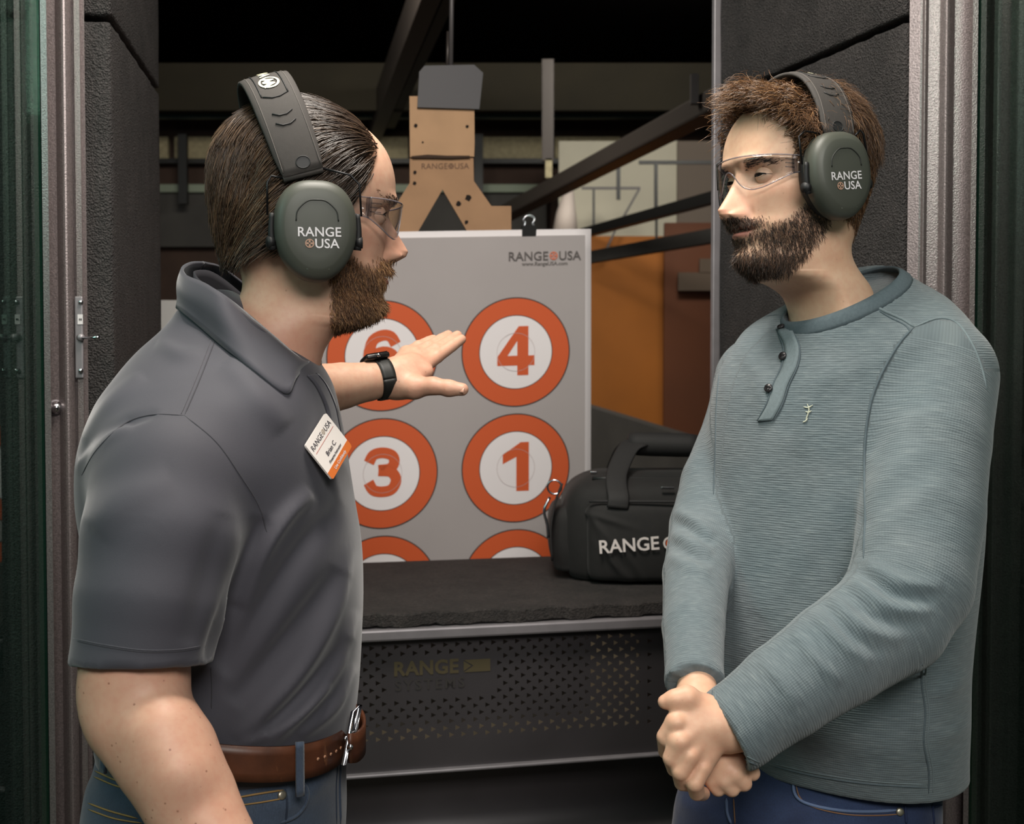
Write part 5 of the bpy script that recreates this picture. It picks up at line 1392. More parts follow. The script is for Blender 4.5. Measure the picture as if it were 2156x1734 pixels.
# buckle and free belt end at the front
fr = belt_pt(0.0, 0.5); BT = W(768, 1525, 1.46)
P = spline([W(735, 1575, 1.41), W(752, 1572, 1.425), W(766, 1555, 1.455), W(764, 1530, 1.49), W(748, 1510, 1.50), W(738, 1500, 1.47)], 20)
G = np.array([P + EZ * h for h in np.linspace(-0.017, 0.017, 4)]); obj('belt_end', *sheet_geo(G, 0.004), M_leather, belt)
q0, q1 = W(744, 1498, 1.425), W(724, 1608, 1.405); o_ = np.array([0.004, 0.03, 0])
obj('buckle', *tube_geo([q0, q1, q1 + o_, q0 + o_], 0.0030, 10, closed=True), M_chrome, belt)
obj('buckle_tongue', *tube_geo([(q0 + q1) / 2 - np.array([0.004, 0.005, 0]), (q0 + q1) / 2 + o_ * 1.1], 0.0022, 8), M_chrome, belt)
obj('buckle_stud', *tube_geo([W(737, 1572, 1.40), W(739, 1572, 1.395)], [0.004, 0.0025], 10), M_chrome, belt)
M_shoe = plain('brown shoe leather', (70, 46, 34), 0.5)
for y0, fx in ((1.38, 0.0), (1.56, 0.10)):
    v = Vol((-0.50 + fx, y0 - 0.09, -0.01), (-0.02 + fx, y0 + 0.09, 0.16), 0.006)
    v.slices([(z, -0.29 + fx + o2, y0, a, b_, 0, 2.6) for z, a, b_, o2 in ((0.0, 0.145, 0.048, 0.0), (0.03, 0.145, 0.048, 0.0), (0.06, 0.12, 0.044, -0.02), (0.09, 0.075, 0.04, -0.06), (0.12, 0.06, 0.042, -0.07))])
    V, Q = v.mesh(2); obj('shoe', V, Q, M_shoe, pl)

# ---- hair and beard
rng = np.random.default_rng(11)
def field_l(p, n):
    top = smooth01((p[:, 2] - 0.15) / 0.06)
    d = np.stack([0.06 * np.sign(p[:, 0]), -1.0 + 0 * top, -0.15 - 0.85 * (1 - top)], 1)
    back = smooth01((-p[:, 1] - 0.03) / 0.05)[:, None]
    return d * (1 - back) + np.stack([0 * top, -0.25 + 0 * top, -1.0 + 0 * top], 1) * back
def len_l(p): return np.interp(p[:, 2], [0.05, 0.09, 0.15, 0.22], [0.012, 0.034, 0.062, 0.080])
def lift_l(p): return np.interp(p[:, 2], [0.05, 0.10, 0.16, 0.22], [0.024, 0.022, 0.016, 0.013]) * np.interp(p[:, 1], [-0.05, 0.05], [1.0, 0.9])
Wt = scalp_l * (0.4 + 0.6 * (LX > -0.03))
P, idx = grow(HL, Wt, 10500, len_l, 9, field_l, lift_l, rng, 0.10)
cl = np.random.default_rng(3).normal(0, 1, (40, 3)); ph = (HL.L[idx] @ cl.T * 55)
P += (np.sin(ph[:, :3])[:, None, :] * 0.0022) * np.linspace(0, 1, 9)[None, :, None]
M_hairL = hair_mat('dark brown hair', (40, 28, 20), (70, 52, 38), (128, 100, 74), 0.38)
hair_obj('hair', HL, P, 0.00058, M_hairL, pl, np.clip(rng.normal(0.42, 0.22, len(P)) + 0.2 * np.sin(ph[:, 5]), 0, 1))
def bdir(p):
    d = np.stack([0.15 * np.sign(p[:, 0]), np.interp(p[:, 2], [0.0, 0.05], [0.30, -0.05]), -np.ones(len(p))], 1); return d / np.linalg.norm(d, axis=1)[:, None]
def blen(p): return np.interp(p[:, 2], [-0.02, 0.01, 0.04, 0.06, 0.09], [0.008, 0.0085, 0.008, 0.007, 0.004]) * np.interp(p[:, 1], [0.02, 0.06, 0.09], [0.55, 0.85, 1.0])
P = beard_hairs(HL, beard_l * (0.5 + 0.5 * (LX > -0.02)), 11500, blen, 5, rng, bdir, 0.42, 0.18)
M_beardL = hair_mat('reddish brown beard', (66, 43, 27), (128, 90, 58), (196, 150, 102), 0.5)
hair_obj('beard', HL, P, 0.00040, M_beardL, pl, np.clip(rng.normal(0.45, 0.25, len(P)) + 0.25 * smooth01((P[:, 0, 1] - 0.07) / 0.02) , 0, 1))
for sx in (1, -1):
    brow = gs(LX * sx, 0.030, 0.016) * gs(LZ, 0.1335, 0.0042) * (LY_ > 0.04)
    P = beard_hairs(HL, brow, 260, lambda p: np.full(len(p), 0.006), 4, rng, lambda p: np.stack([np.sign(p[:, 0]), -0.3 + 0 * p[:, 0], 0.05 + 0 * p[:, 0]], 1), 0.04, 0.06)
    hair_obj('eyebrow', HL, P, 0.0004, M_hairL, pl, rng.uniform(0.2, 0.7, len(P)))

# ---- things he wears
ear_muffs('ear_muffs', HL, 1, 0.001, 0.086, 5, 21, 'olive ear defenders worn by the man in the charcoal polo', top=0.258, text_rot=0, band_y=0.010)
safety_glasses('safety_glasses', HL, 'clear safety glasses on the man pointing at the poster', dz=-0.006)
# name badge
bc = [W(628, 941, 1.310), W(672, 870, 1.360), W(726, 947, 1.376), W(683, 1020, 1.326)]
o_ = (bc[0] + bc[1] + bc[2] + bc[3]) / 4; bx = (bc[1] - bc[0] + bc[2] - bc[3]) / 2; by = (bc[1] - bc[2] + bc[0] - bc[3]) / 2
bw_, bh_ = np.linalg.norm(bx), np.linalg.norm(by); bx /= bw_; by = by - (by @ bx) * bx; by /= np.linalg.norm(by); bn = np.cross(bx, by); bn = bn if bn @ (CAM - o_) > 0 else -bn
p_, n_ = hit(bs, 677, 945)
if p_ is not None: o_ = p_ + (o_ - p_) * 0.0 + bn * 0.0115
badge = thing('name_badge', o_, 'white name badge with orange strip pinned to the charcoal polo', 'badge')
def rrect(x0, x1, y0, y1, r, corners=(1, 1, 1, 1)):
    P = []
    for cx_, cy_, a0, on in ((x1 - r, y1 - r, 0, corners[0]), (x0 + r, y1 - r, 90, corners[1]), (x0 + r, y0 + r, 180, corners[2]), (x1 - r, y0 + r, 270, corners[3])):
        if on: P += [(cx_ + r * math.cos(math.radians(a0 + k * 15)), cy_ + r * math.sin(math.radians(a0 + k * 15)), 0) for k in range(7)]
        else: P.append((cx_ + r * (1 if a0 in (0, 270) else -1), cy_ + r * (1 if a0 in (0, 90) else -1), 0))
    return np.array(P)
R_ = rrect(-bw_ / 2, bw_ / 2, -bh_ / 2, bh_ / 2, 0.003); n2 = len(R_)
Vb = np.vstack([put(R_, o_, bx, by, bn, 0.0), put(R_, o_, bx, by, bn, -0.0022)])
obj('badge_plate', Vb, [tuple(range(n2)), tuple(range(n2, 2 * n2))[::-1]] + [(i, (i + 1) % n2, n2 + (i + 1) % n2, n2 + i) for i in range(n2)], plain('white badge plastic', (240, 232, 226), 0.4), badge, False)
S_ = rrect(-bw_ / 2, bw_ / 2, -bh_ / 2, -bh_ / 2 + bh_ * 0.19, 0.003, (0, 0, 1, 1)); obj('orange_strip', put(S_, o_, bx, by, bn, 0.0003), [tuple(range(len(S_)))], plain('badge orange', (222, 118, 54), 0.4), badge, False)
logo(bw_ * 0.145, plain('navy ink', (36, 30, 48), 0.6), plain('grey ink', (170, 156, 140), 0.6), put(np.array([[0, bh_ * 0.31, 0]]), o_, bx, by, bn, 0.0)[0], bx, by, 0.0004, badge, 0.0, nrm=bn)
obj('rule_line', put([(-bw_ * 0.42, bh_ * 0.165, 0), (bw_ * 0.42, bh_ * 0.165, 0), (bw_ * 0.42, bh_ * 0.178, 0), (-bw_ * 0.42, bh_ * 0.178, 0)], o_, bx, by, bn, 0.0004), [(0, 1, 2, 3)], plain('pink rule', (196, 120, 110), 0.6), badge, False)
for txt, sz, yy, mm in (('Brian C.', 0.155, -0.06, 'navy ink'), ('Firearms Instructor', 0.088, -0.22, 'navy ink'), ('Live Confidently', 0.10, -0.405, 'white print')):
    V, Fc = text_geo(txt, bh_ * sz, 0.0001); obj('badge_lettering', put(V + np.array([0, bh_ * yy, 0]), o_, bx, by, bn, 0.0006), Fc, bpy.data.materials[mm], badge, False)
# watch
wa = thing('wrist_watch', W(800, 795, 1.755), 'black wrist watch on the outstretched pointing arm', 'watch')
ax_ = np.array(fore[-1][:3]) - np.array(fore[-2][:3]); ax_ /= np.linalg.norm(ax_)
c_ = W(806, 797.5, 1.760); s_ = np.cross(ax_, EZ); s_ /= np.linalg.norm(s_); u_ = np.cross(s_, ax_)
t = np.linspace(0, 2 * math.pi, 48, endpoint=False); rb = 0.0272
G = np.array([[c_ + ax_ * w + (s_ * math.cos(a) + u_ * math.sin(a)) * (rb + 0.0004) for a in np.append(t, t[0])] for w in np.linspace(-0.010, 0.010, 5)])
M_watch = plain('black silicone', (32, 32, 30), 0.55)
obj('strap', *sheet_geo(G, 0.0028), M_watch, wa)
wc_ = c_ - ax_ * 0.006 + u_ * 0.0305 - s_ * 0.004; un = u_ * 0.96 - s_ * 0.25; un /= np.linalg.norm(un); wx = ax_; wy = np.cross(un, wx)
obj('watch_case', *box_geo(wc_, wx, wy, un, 0.036, 0.034, 0.0085, 0.003), plain('dark watch case', (44, 42, 42), 0.3, 0.6), wa)
obj('watch_glass', *box_geo(wc_ + un * 0.0045, wx, wy, un, 0.031, 0.029, 0.0012, 0.0005), plain('watch glass', (12, 12, 14), 0.05), wa, False)
obj('watch_crown', *tube_geo([wc_ - wy * 0.017, wc_ - wy * 0.0205], 0.003, 10), M_chrome, wa)
obj('strap_buckle', *box_geo(c_ - u_ * 0.0285, ax_, s_, u_, 0.022, 0.014, 0.003, 0.001), M_watch, wa)
# ================================================================== the man listening (henley shirt)
HR = Head(rot_head(247, 0, 2), W(1684, 574, 1.60), 1.0, nose=0.98, drop=0.007, mouth_open=0.004, neck=(-0.016, 0.030, 0.10, -0.045), flare=0.42)
RX, RY, RZ = HR.L.T
ra = np.degrees(np.abs(HR.ang))
hl = np.interp(ra, [0, 14, 28, 40, 50, 58, 64, 70, 78, 90, 110, 140, 180], [0.200, 0.202, 0.204, 0.196, 0.176, 0.152, 0.125, 0.09, 0.075, 0.068, 0.060, 0.048, 0.044])
scalp_r = smooth01((RZ - hl + 0.004) / 0.010)
cheek = np.interp(RY, [0.0, 0.02, 0.04, 0.06, 0.078, 0.09, 0.10], [0.110, 0.095, 0.080, 0.064, 0.055, 0.056, 0.064])
beard_r = smooth01((cheek - RZ) / 0.012) * smooth01((RY - np.interp(RZ, [-0.03, 0.0, 0.03, 0.06, 0.09], [0.045, 0.036, 0.012, -0.005, -0.005])) / 0.012) * smooth01((RZ + 0.012) / 0.010)
lipz = np.exp(-(np.abs(RX) / 0.024) ** 6) * np.exp(-((RZ - 0.0495) / 0.0098) ** 6) * (RY > 0.06)
soul = np.exp(-((np.abs(RX) - 0.020) / 0.011) ** 4) * gs(RZ, 0.033, 0.008) * (RY > 0.06)
mst = np.exp(-(np.abs(RX) / 0.033) ** 6) * np.exp(-((RZ - 0.0595) / 0.0048) ** 4) * (RY > 0.06)
beard_r = np.clip(np.maximum(beard_r * (1 - lipz) * (1 - 0.75 * soul), mst), 0, 1); bw_r = np.maximum(beard_r, 2.5 * mst)
mouth_r = np.exp(-(np.abs(RX) / 0.019) ** 6) * np.exp(-((RZ - 0.0502) / 0.0020) ** 4) * (RY > 0.06)
M_skinR = skin_mat('fair skin', (226, 180, 148), (214, 146, 122), (234, 196, 166), (92, 62, 46))
body = Body()
flush = 0.55 * gs(RZ, 0.074, 0.016) * gs(np.abs(RX), 0.012, 0.02) * (RY > 0.03) + 0.22 * gs(RZ, 0.09, 0.02) * (RY > 0.02)
body.add(HR.T(HR.L), [tuple(q) for q in HR.Q] + HR.capf, 0, freckle=0.25, flush=flush, lips=lipz * 0.85 * (1 - mouth_r), hairbase=np.clip(np.maximum(scalp_r * 0.75, beard_r * 0.42), 0, 1), mouth=mouth_r * 0.9)
for sx in (1, -1):
    for V, Fc, mi in eye_geo(HR, sx, (0.0, 1, -0.05), 9, 12, c=(0.0315, 0.0725, 0.1155)): body.add(V, Fc, mi)
# a row of teeth behind the lips
for k in range(-3, 4):
    c_ = HR.T([[k * 0.0052, 0.0895 - 0.012 * (k * 0.0052 / 0.02) ** 2, 0.0485]])[0]
    V, Fc = box_geo(c_, HR.D(EX), HR.D(EY), HR.D(EZ), 0.0050, 0.004, 0.0045, 0.001); body.add(V, Fc, 4)

# hands: the viewer-side hand clasps over the other one
v = Vol(W(1370, 1700, 1.30) - np.array([0.0, 0.02, 0.02]), W(1640, 1400, 1.46) + np.array([0.03, 0.03, 0.02]), 0.0019)
v.chain(PT([(1600, 1520, 1.372, 0.031), (1530, 1528, 1.366, 0.029), (1505, 1525, 1.362, 0.029)]), 0.004)
KN = [(1424, 1520, 1.345, 0.0135), (1430, 1560, 1.338, 0.0138), (1450, 1590, 1.338, 0.0132), (1478, 1614, 1.342, 0.0122)]
for k, p in enumerate(KN):
    v.chain(PT([(1500 - 4 * (3 - k), 1510 + 8 * k, 1.362, 0.0205), (p[0], p[1], p[2], p[3] * 0.88)]), 0.005)
    v.ball(W(p[0] + 2, p[1], p[2] - 0.002), p[3] * 0.72, 0.003)
v.cone(W(1464, 1532, 1.354), W(1480, 1580, 1.354), 0.020, 0.018, 0.008)
FR = [[(1424, 1520, 1.345, 0.0130), (1402, 1551, 1.350, 0.0110), (1403, 1580, 1.372, 0.0098), (1413, 1590, 1.40, 0.009)],
      [(1430, 1560, 1.338, 0.0132), (1415, 1595, 1.340, 0.0110), (1421, 1617, 1.360, 0.0098), (1432, 1622, 1.39, 0.009)],
      [(1450, 1590, 1.338, 0.0128), (1433, 1623, 1.336, 0.0110), (1437, 1646, 1.352, 0.0100), (1450, 1650, 1.385, 0.009)],
      [(1478, 1614, 1.342, 0.0118), (1463, 1648, 1.336, 0.0104), (1467, 1668, 1.350, 0.0094), (1480, 1670, 1.375, 0.0085)]]
for P in FR: v.chain(PT([(x, y, d, r * 0.93) for x, y, d, r in P]), 0.0008, k0=0.003)
v.chain(PT([(1472, 1492, 1.362, 0.018), (1446, 1470, 1.354, 0.0135), (1420, 1472, 1.352, 0.0100), (1400, 1477, 1.354, 0.0080)]), 0.006, k0=0.012)
V, Q = v.mesh(2); body.add(V, Q, 0, flush=0.22 + 0.0 * V[:, 0], freckle=0.25)
v = Vol(W(1370, 1720, 1.34) - np.array([0.0, 0.0, 0.02]), W(1660, 1380, 1.50) + np.array([0.03, 0.04, 0.02]), 0.0021)
v.chain(PT([(1466, 1410, 1.450, 0.020), (1468, 1470, 1.425, 0.0255), (1476, 1510, 1.405, 0.027)]), 0.004)
v.chain(PT([(1476, 1510, 1.405, 0.027), (1490, 1590, 1.392, 0.029)]), 0.01); v.cone(W(1476, 1520, 1.40), W(1520, 1590, 1.392), 0.024, 0.024, 0.012)
for P in ([(1490, 1605, 1.385, 0.0115), (1500, 1640, 1.378, 0.0100), (1512, 1660, 1.378, 0.0088)],
          [(1502, 1605, 1.382, 0.0125), (1525, 1640, 1.372, 0.0108), (1541, 1660, 1.374, 0.0092)],
          [(1515, 1600, 1.380, 0.0125), (1546, 1627, 1.370, 0.0112), (1566, 1648, 1.374, 0.0095)],
          [(1530, 1590, 1.385, 0.0118), (1562, 1606, 1.378, 0.0105), (1584, 1627, 1.384, 0.0090)]):
    v.chain(PT(P), 0.0012, k0=0.006)
V, Q = v.mesh(2); body.add(V, Q, 0, flush=0.12, freckle=0.2)
# arms and torso under the clothes
armN = [(1945, 830, 1.58, 0.045), (1945, 1000, 1.50, 0.046), (1905, 1265, 1.43, 0.046), (1760, 1375, 1.395, 0.042), (1600, 1495, 1.375, 0.031)]
armF = [(1625, 850, 1.74, 0.040), (1572, 950, 1.72, 0.036), (1495, 1110, 1.67, 0.034), (1462, 1290, 1.54, 0.026), (1464, 1410, 1.46, 0.020)]
ROT = math.radians(-40)
def rr_(rows, off=0): return [ring_row(q[0], q[1] + off, q[2] - off, q[4] if len(q) > 4 else 1.64, q[3], ROT, 2.35) for q in rows]
v = Vol((0.15, 1.30, 0.80), (0.72, 1.95, 1.62), 0.011)
v.slices(rr_([(800, 1660, 1900, 0.55), (860, 1600, 1960, 0.55), (1000, 1545, 1990, 0.60), (1300, 1540, 1980, 0.60), (1560, 1610, 1930, 0.60)], 25))
v.chain(PT(armN), 0.01); v.chain(PT(armF), 0.01)
V, Q = v.mesh(2); body.add(V, Q, 0)
pr = thing('person', W(1750, 2300, 1.64) * np.array([1, 1, 0]), 'man in grey-green henley shirt listening with hands clasped, short curly brown hair', 'person')
body.build('body', [M_skinR, M_eyewhite, M_iris, M_pupil, M_tooth], pr)

# ---- henley
m_, nt, b = new_mat('slub waffle knit'); at = nt.nodes.new('ShaderNodeAttribute'); at.attribute_name = 'grain'
def gstretch(s):
    mp = nt.nodes.new('ShaderNodeMapping'); mp.inputs['Scale'].default_value = s; nt.links.new(at.outputs['Vector'], mp.inputs[0]); return mp.outputs[0]
sl = noise(nt, 1.0, 3, 0.55, vec=gstretch((330, 42, 1))); big = noise(nt, 1.0, 2, 0.5, vec=gstretch((14, 10, 1)))
sep = nt.nodes.new('ShaderNodeSeparateXYZ'); nt.links.new(at.outputs['Vector'], sep.inputs[0])
w1 = math_n(nt, 'SINE', math_n(nt, 'MULTIPLY', sep.outputs[0], 2 * math.pi / 0.0030)); w2 = math_n(nt, 'SINE', math_n(nt, 'MULTIPLY', sep.outputs[1], 2 * math.pi / 0.0030))
waf = math_n(nt, 'MULTIPLY', math_n(nt, 'ADD', w1, math_n(nt, 'MULTIPLY', w2, 0.5)), 0.18)
col = ramp(nt, sl, [(0.28, lin((88, 99, 105))), (0.55, lin((110, 122, 127))), (0.78, lin((140, 149, 150)))])
col = mixc(nt, 0.5, col, ramp(nt, big, [(0.3, lin((96, 110, 115))), (0.7, lin((116, 124, 127)))]))
col = mixc(nt, 0.30, col, ramp(nt, math_n(nt, 'ADD', waf, 0.5), [(0.25, (0.55, 0.55, 0.55)), (0.75, (1.25, 1.25, 1.25))]), 'MULTIPLY')
nt.links.new(col, b.inputs['Base Color']); b.inputs['Roughness'].default_value = 0.9; b.inputs['Sheen Weight'].default_value = 0.25
hgt = math_n(nt, 'ADD', math_n(nt, 'MULTIPLY', sl, 1.2), math_n(nt, 'MULTIPLY', waf, 0.9)); bump(nt, b, hgt, 0.55, 0.0016)
M_hen = m_
M_hen_seam = plain('henley seam', (88, 100, 106), 0.9, 0, 0.1, 300, 0.3, 900)
M_hen_light = plain('henley edge', (116, 128, 132), 0.9, 0, 0.08, 300, 0.3, 900)
SN = [(1965, 795, 1.565, 0.079), (1950, 930, 1.52, 0.0755), (1940, 1080, 1.48, 0.0725), (1918, 1225, 1.44, 0.0700), (1875, 1300, 1.42, 0.0660), (1760, 1378, 1.398, 0.0590), (1650, 1455, 1.382, 0.0530), (1555, 1527, 1.374, 0.0480), (1500, 1566, 1.37, 0.046)]
SF = [(1605, 805, 1.755, 0.068), (1575, 900, 1.74, 0.0605), (1518, 1020, 1.71, 0.0550), (1490, 1110, 1.67, 0.0510), (1466, 1210, 1.60, 0.0430), (1460, 1320, 1.52, 0.0380), (1462, 1430, 1.445, 0.0340), (1464, 1480, 1.42, 0.033)]
v = Vol((0.13, 1.28, 0.93), (0.78, 2.00, 1.66), 0.0042)
v.slices(rr_([(566, 1800, 1886, 0.75, 1.70), (600, 1735, 1918, 0.66, 1.69), (640, 1668, 1960, 0.56, 1.67), (680, 1606, 1995, 0.54, 1.65), (720, 1572, 2008, 0.60), (800, 1532, 2014, 0.66), (900, 1515, 2020, 0.68), (1000, 1506, 2026, 0.68), (1100, 1498, 2028, 0.69), (1200, 1490, 2022, 0.70), (1300, 1484, 2014, 0.72), (1400, 1490, 2008, 0.73), (1500, 1515, 2010, 0.74), (1580, 1568, 2014, 0.76), (1630, 1600, 2018, 0.78)]))
a1 = v.like(); a1.chain(PT(SN), 0.005)
cN = W(1532, 1546, 1.372); dN = W(1500, 1566, 1.37) - W(1600, 1495, 1.378); dN /= np.linalg.norm(dN)
a1.plane(cN, dN + np.array([0, 0, 0.12])); a1.cone(cN - dN * 0.035, cN + dN * 0.06, 0.0370, 0.0370, cut=True); v.merge(a1, 0.010)
a2 = v.like(); a2.chain(PT(SF), 0.005); cF = W(1464, 1446, 1.44); dF = W(1464, 1480, 1.42) - W(1460, 1320, 1.52); dF /= np.linalg.norm(dF); a2.plane(cF, dF); v.merge(a2, 0.010)
np_ = [W(1890, 578, 1.625), W(1822, 662, 1.525), W(1664, 702, 1.600)]; nn_ = np.cross(np_[1] - np_[0], np_[2] - np_[0]); nn_ *= np.sign(nn_[2])
NC = (np_[0] + np_[2]) / 2; NR = np.linalg.norm(np_[0] - np_[2]) / 2
mo = v.like(); n1 = nn_ / np.linalg.norm(nn_)
mo.cone(NC + n1 * 0.004, NC - n1 * 0.050, NR + 0.003, NR + 0.032); mo.plane(NC, n1); v.merge(mo, 0.03); v.plane(NC + n1 * 0.002, n1) if False else None
v.carve(NC, nn_, NR - 0.004)
V, Q = v.mesh(4); N = vnormals(V, Q)
V = folds(V, N, [
    ([(1818, 1185), (1900, 1225), (1985, 1235)], 0.0080, 0.0060), ([(1790, 1215), (1870, 1275), (1960, 1290)], 0.0070, 0.0060), ([(1745, 1255), (1820, 1320), (1900, 1350)], 0.0070, 0.0055), ([(1715, 1285), (1770, 1350), (1830, 1400)], 0.0060, 0.0045), ([(1668, 1325), (1725, 1395), (1770, 1440)], 0.0060, 0.0040), ([(1600, 1385), (1650, 1440), (1680, 1490)], 0.0060, 0.0030),
    ([(1805, 1200), (1880, 1250), (1970, 1262)], 0.0070, -0.0060), ([(1768, 1235), (1840, 1298), (1930, 1322)], 0.0070, -0.0055), ([(1730, 1270), (1795, 1340), (1860, 1378)], 0.0060, -0.0045),
    ([(1822, 1090), (1860, 1010), (1950, 940)], 0.014, 0.0040), ([(1822, 1160), (1880, 1090), (1990, 1020)], 0.014, 0.0035), ([(1830, 960), (1880, 880), (1960, 830)], 0.012, -0.003),
    ([(1420, 1075), (1460, 1095), (1502, 1130)], 0.0080, 0.0060), ([(1412, 1120), (1455, 1140), (1500, 1165)], 0.0080, 0.0055), ([(1408, 1170), (1450, 1190), (1498, 1205)], 0.0080, 0.0045), ([(1416, 1098), (1458, 1118), (1500, 1148)], 0.0070, -0.0055), ([(1410, 1146), (1452, 1165), (1498, 1185)], 0.0070, -0.005), ([(1410, 1410), (1460, 1425), (1500, 1440)], 0.006, 0.004),
    ([(1560, 720), (1600, 800), (1620, 900)], 0.014, 0.003), ([(1650, 900), (1570, 1100), (1560, 1300)], 0.020, 0.003), ([(1750, 760), (1700, 850), (1680, 960)], 0.018, 0.003), ([(1780, 1000), (1700, 1150), (1600, 1300)], 0.022, 0.003),
    ([(1940, 1400), (1930, 1500), (1945, 1600)], 0.006, 0.004), ([(1955, 1460), (2000, 1450), (2040, 1420)], 0.010, 0.003), ([(1955, 1560), (2010, 1540), (2050, 1520)], 0.010, 0.003), ([(1620, 1560), (1750, 1600), (1900, 1610)], 0.014, -0.002)])
V = relax(V, Q, 1)
# grain directions: round the arms or round the body
def chain_param(V, P):
    best = np.full(len(V), 9.0); bd = np.full(len(V), 9.0); al = np.zeros(len(V)); rd = np.zeros(len(V)); s0 = 0.0
    for i in range(len(P) - 1):
        a, b_ = np.array(P[i][:3]), np.array(P[i + 1][:3]); ab = b_ - a; L = np.linalg.norm(ab); t = np.clip(((V - a) @ ab) / L ** 2, 0, 1)
        q = V - a - t[:, None] * ab; di = np.linalg.norm(q, axis=1); dd = di - (P[i][3] + (P[i + 1][3] - P[i][3]) * t); m_ = di < bd; bd[m_] = di[m_]
        ref = np.cross(ab / L, EY); ref /= np.linalg.norm(ref); an = np.arctan2(q @ np.cross(ab / L, ref), q @ ref)
        best[m_] = dd[m_]; al[m_] = (s0 + t * L)[m_]; rd[m_] = an[m_] * 0.06; s0 += L
    return best, al, rd
dn, an_, rn = chain_param(V, spline(np.array(PT(SN)), 48)); df, af, rf = chain_param(V, spline(np.array(PT(SF)), 40))
ctr = W(1780, 1100, 1.64); g = np.stack([V[:, 2], np.arctan2(V[:, 1] - ctr[1], V[:, 0] - ctr[0]) * 0.16, 0 * V[:, 0]], 1)
qx, qy, _ = project(V)
mN = (dn < 0.025) & (qx > np.interp(qy, [668, 690, 720, 775, 840, 920, 1000, 1080, 1200, 1300], [1960, 1922, 1895, 1862, 1835, 1822, 1820, 1822, 1790, 1600])) & (qy > np.interp(qx, [1925, 1975, 2015, 2050, 2075], [688, 670, 680, 725, 780]))
mN |= (dn < 0.012) & (an_ > 0.45)
mF = (df < 0.02) & ~mN & (qx < np.interp(qy, [760, 860, 950, 1040, 1130, 1300, 1480], [1522, 1508, 1506, 1508, 1545, 1545, 1560]))
g[mN] = np.stack([an_[mN] + 5, rn[mN], 0 * rn[mN]], 1); g[mF] = np.stack([af[mF] + 9, rf[mF], 0 * rf[mF]], 1)
hen = obj('henley_shirt', V, Q, M_hen, pr); attr(hen, 'grain', g); bh = bvh_of(V, Q)
for pts, r, m_ in (([(1925, 688), (1895, 720), (1862, 775), (1835, 840), (1822, 920), (1820, 1000), (1822, 1080), (1820, 1130), (1818, 1175)], 0.0018, M_hen_seam), ([(1925, 688), (1975, 670), (2015, 680), (2046, 722), (2066, 770), (2078, 820)], 0.0016, M_hen_light), ([(1838, 640), (1862, 655), (1900, 672), (1925, 688)], 0.0020, M_hen_light), ([(1848, 652), (1872, 667), (1905, 684), (1918, 700)], 0.0012, M_hen_seam),
                   ([(1545, 700), (1580, 672), (1640, 662)], 0.0010, M_hen_seam), ([(1515, 780), (1508, 860), (1506, 950), (1502, 1040)], 0.0012, M_hen_seam),
                   ([(1942, 1395), (1940, 1440), (1948, 1500), (1944, 1560), (1955, 1620), (1955, 1670)], 0.0014, M_hen_seam), ([(1950, 1395), (1949, 1440), (1957, 1500), (1953, 1560), (1964, 1620), (1964, 1668)], 0.0011, M_hen_light),
                   ([(1500, 1452), (1502, 1490), (1525, 1545), (1560, 1590), (1595, 1612)], 0.0012, M_hen_seam), ([(1506, 1448), (1508, 1488), (1531, 1541), (1566, 1585), (1600, 1606)], 0.0010, M_hen_light),
                   ([(1625, 1612), (1720, 1634), (1830, 1650), (1955, 1658)], 0.0012, M_hen_seam), ([(1625, 1606), (1720, 1628), (1830, 1644), (1955, 1652)], 0.0009, M_hen_light)):
    seam(bh, pts, r, m_, 'seam', hen, 44, 0.0)
# neck band round the opening
n_ = nn_ / np.linalg.norm(nn_); e1 = np.cross(n_, EX); e1 /= np.linalg.norm(e1); e2 = np.cross(n_, e1)
ph_ = np.linspace(0, 2 * math.pi, 73)
G = np.array([[NC + (e1 * math.cos(a) + e2 * math.sin(a)) * r_ + n_ * h_ for a in ph_] for r_, h_ in ((NR + 0.0045, -0.004), (NR + 0.0035, 0.002), (NR - 0.001, 0.009), (NR - 0.006, 0.014))])
obj('neck_band', *sheet_geo(G, 0.0035), M_hen_seam, hen)
obj('seam', *tube_geo(G[0][:-1], 0.0014, 6, closed=True), M_hen_light, hen)
# placket strip and buttons
PK = [(1652, 694), (1668, 730), (1664, 770), (1645, 810), (1632, 850), (1612, 886)]
strip(bh, PK, 30, 0.0012, 0.0025, M_hen_light, 'placket', hen)
seam(bh, [(x + 17, y) for x, y in PK], 0.0010, M_hen_seam, 'seam', hen, 30, 0.0012); seam(bh, [(x - 17, y) for x, y in PK], 0.0012, M_hen_seam, 'seam', hen, 30, 0.0012)
M_button = plain('dark horn button', (44, 42, 44), 0.3)
for x, y, r in ((1646, 692, 0.0050), (1651, 751, 0.0056), (1620, 818, 0.0056)):
    p_, n_ = hit(bh, x, y, 0.003)
    if p_ is None: continue
    bt_ = obj('button', *tube_geo([p_, p_ + n_ * 0.0012, p_ + n_ * 0.0022, p_ + n_ * 0.0018, p_ + n_ * 0.0016], [r, r * 1.02, r * 0.92, r * 0.72, r * 0.05], 20), M_button, hen)
    t1 = np.cross(n_, EZ); t1 /= np.linalg.norm(t1); t2 = np.cross(n_, t1)
    for a_, c_ in ((1, 1), (-1, 1), (1, -1), (-1, -1)):
        q = p_ + (t1 * a_ + t2 * c_) * r * 0.25 + n_ * 0.0019; obj('button_hole', *tube_geo([q, q + n_ * 0.0003], r * 0.13, 6), M_pupil, bt_)
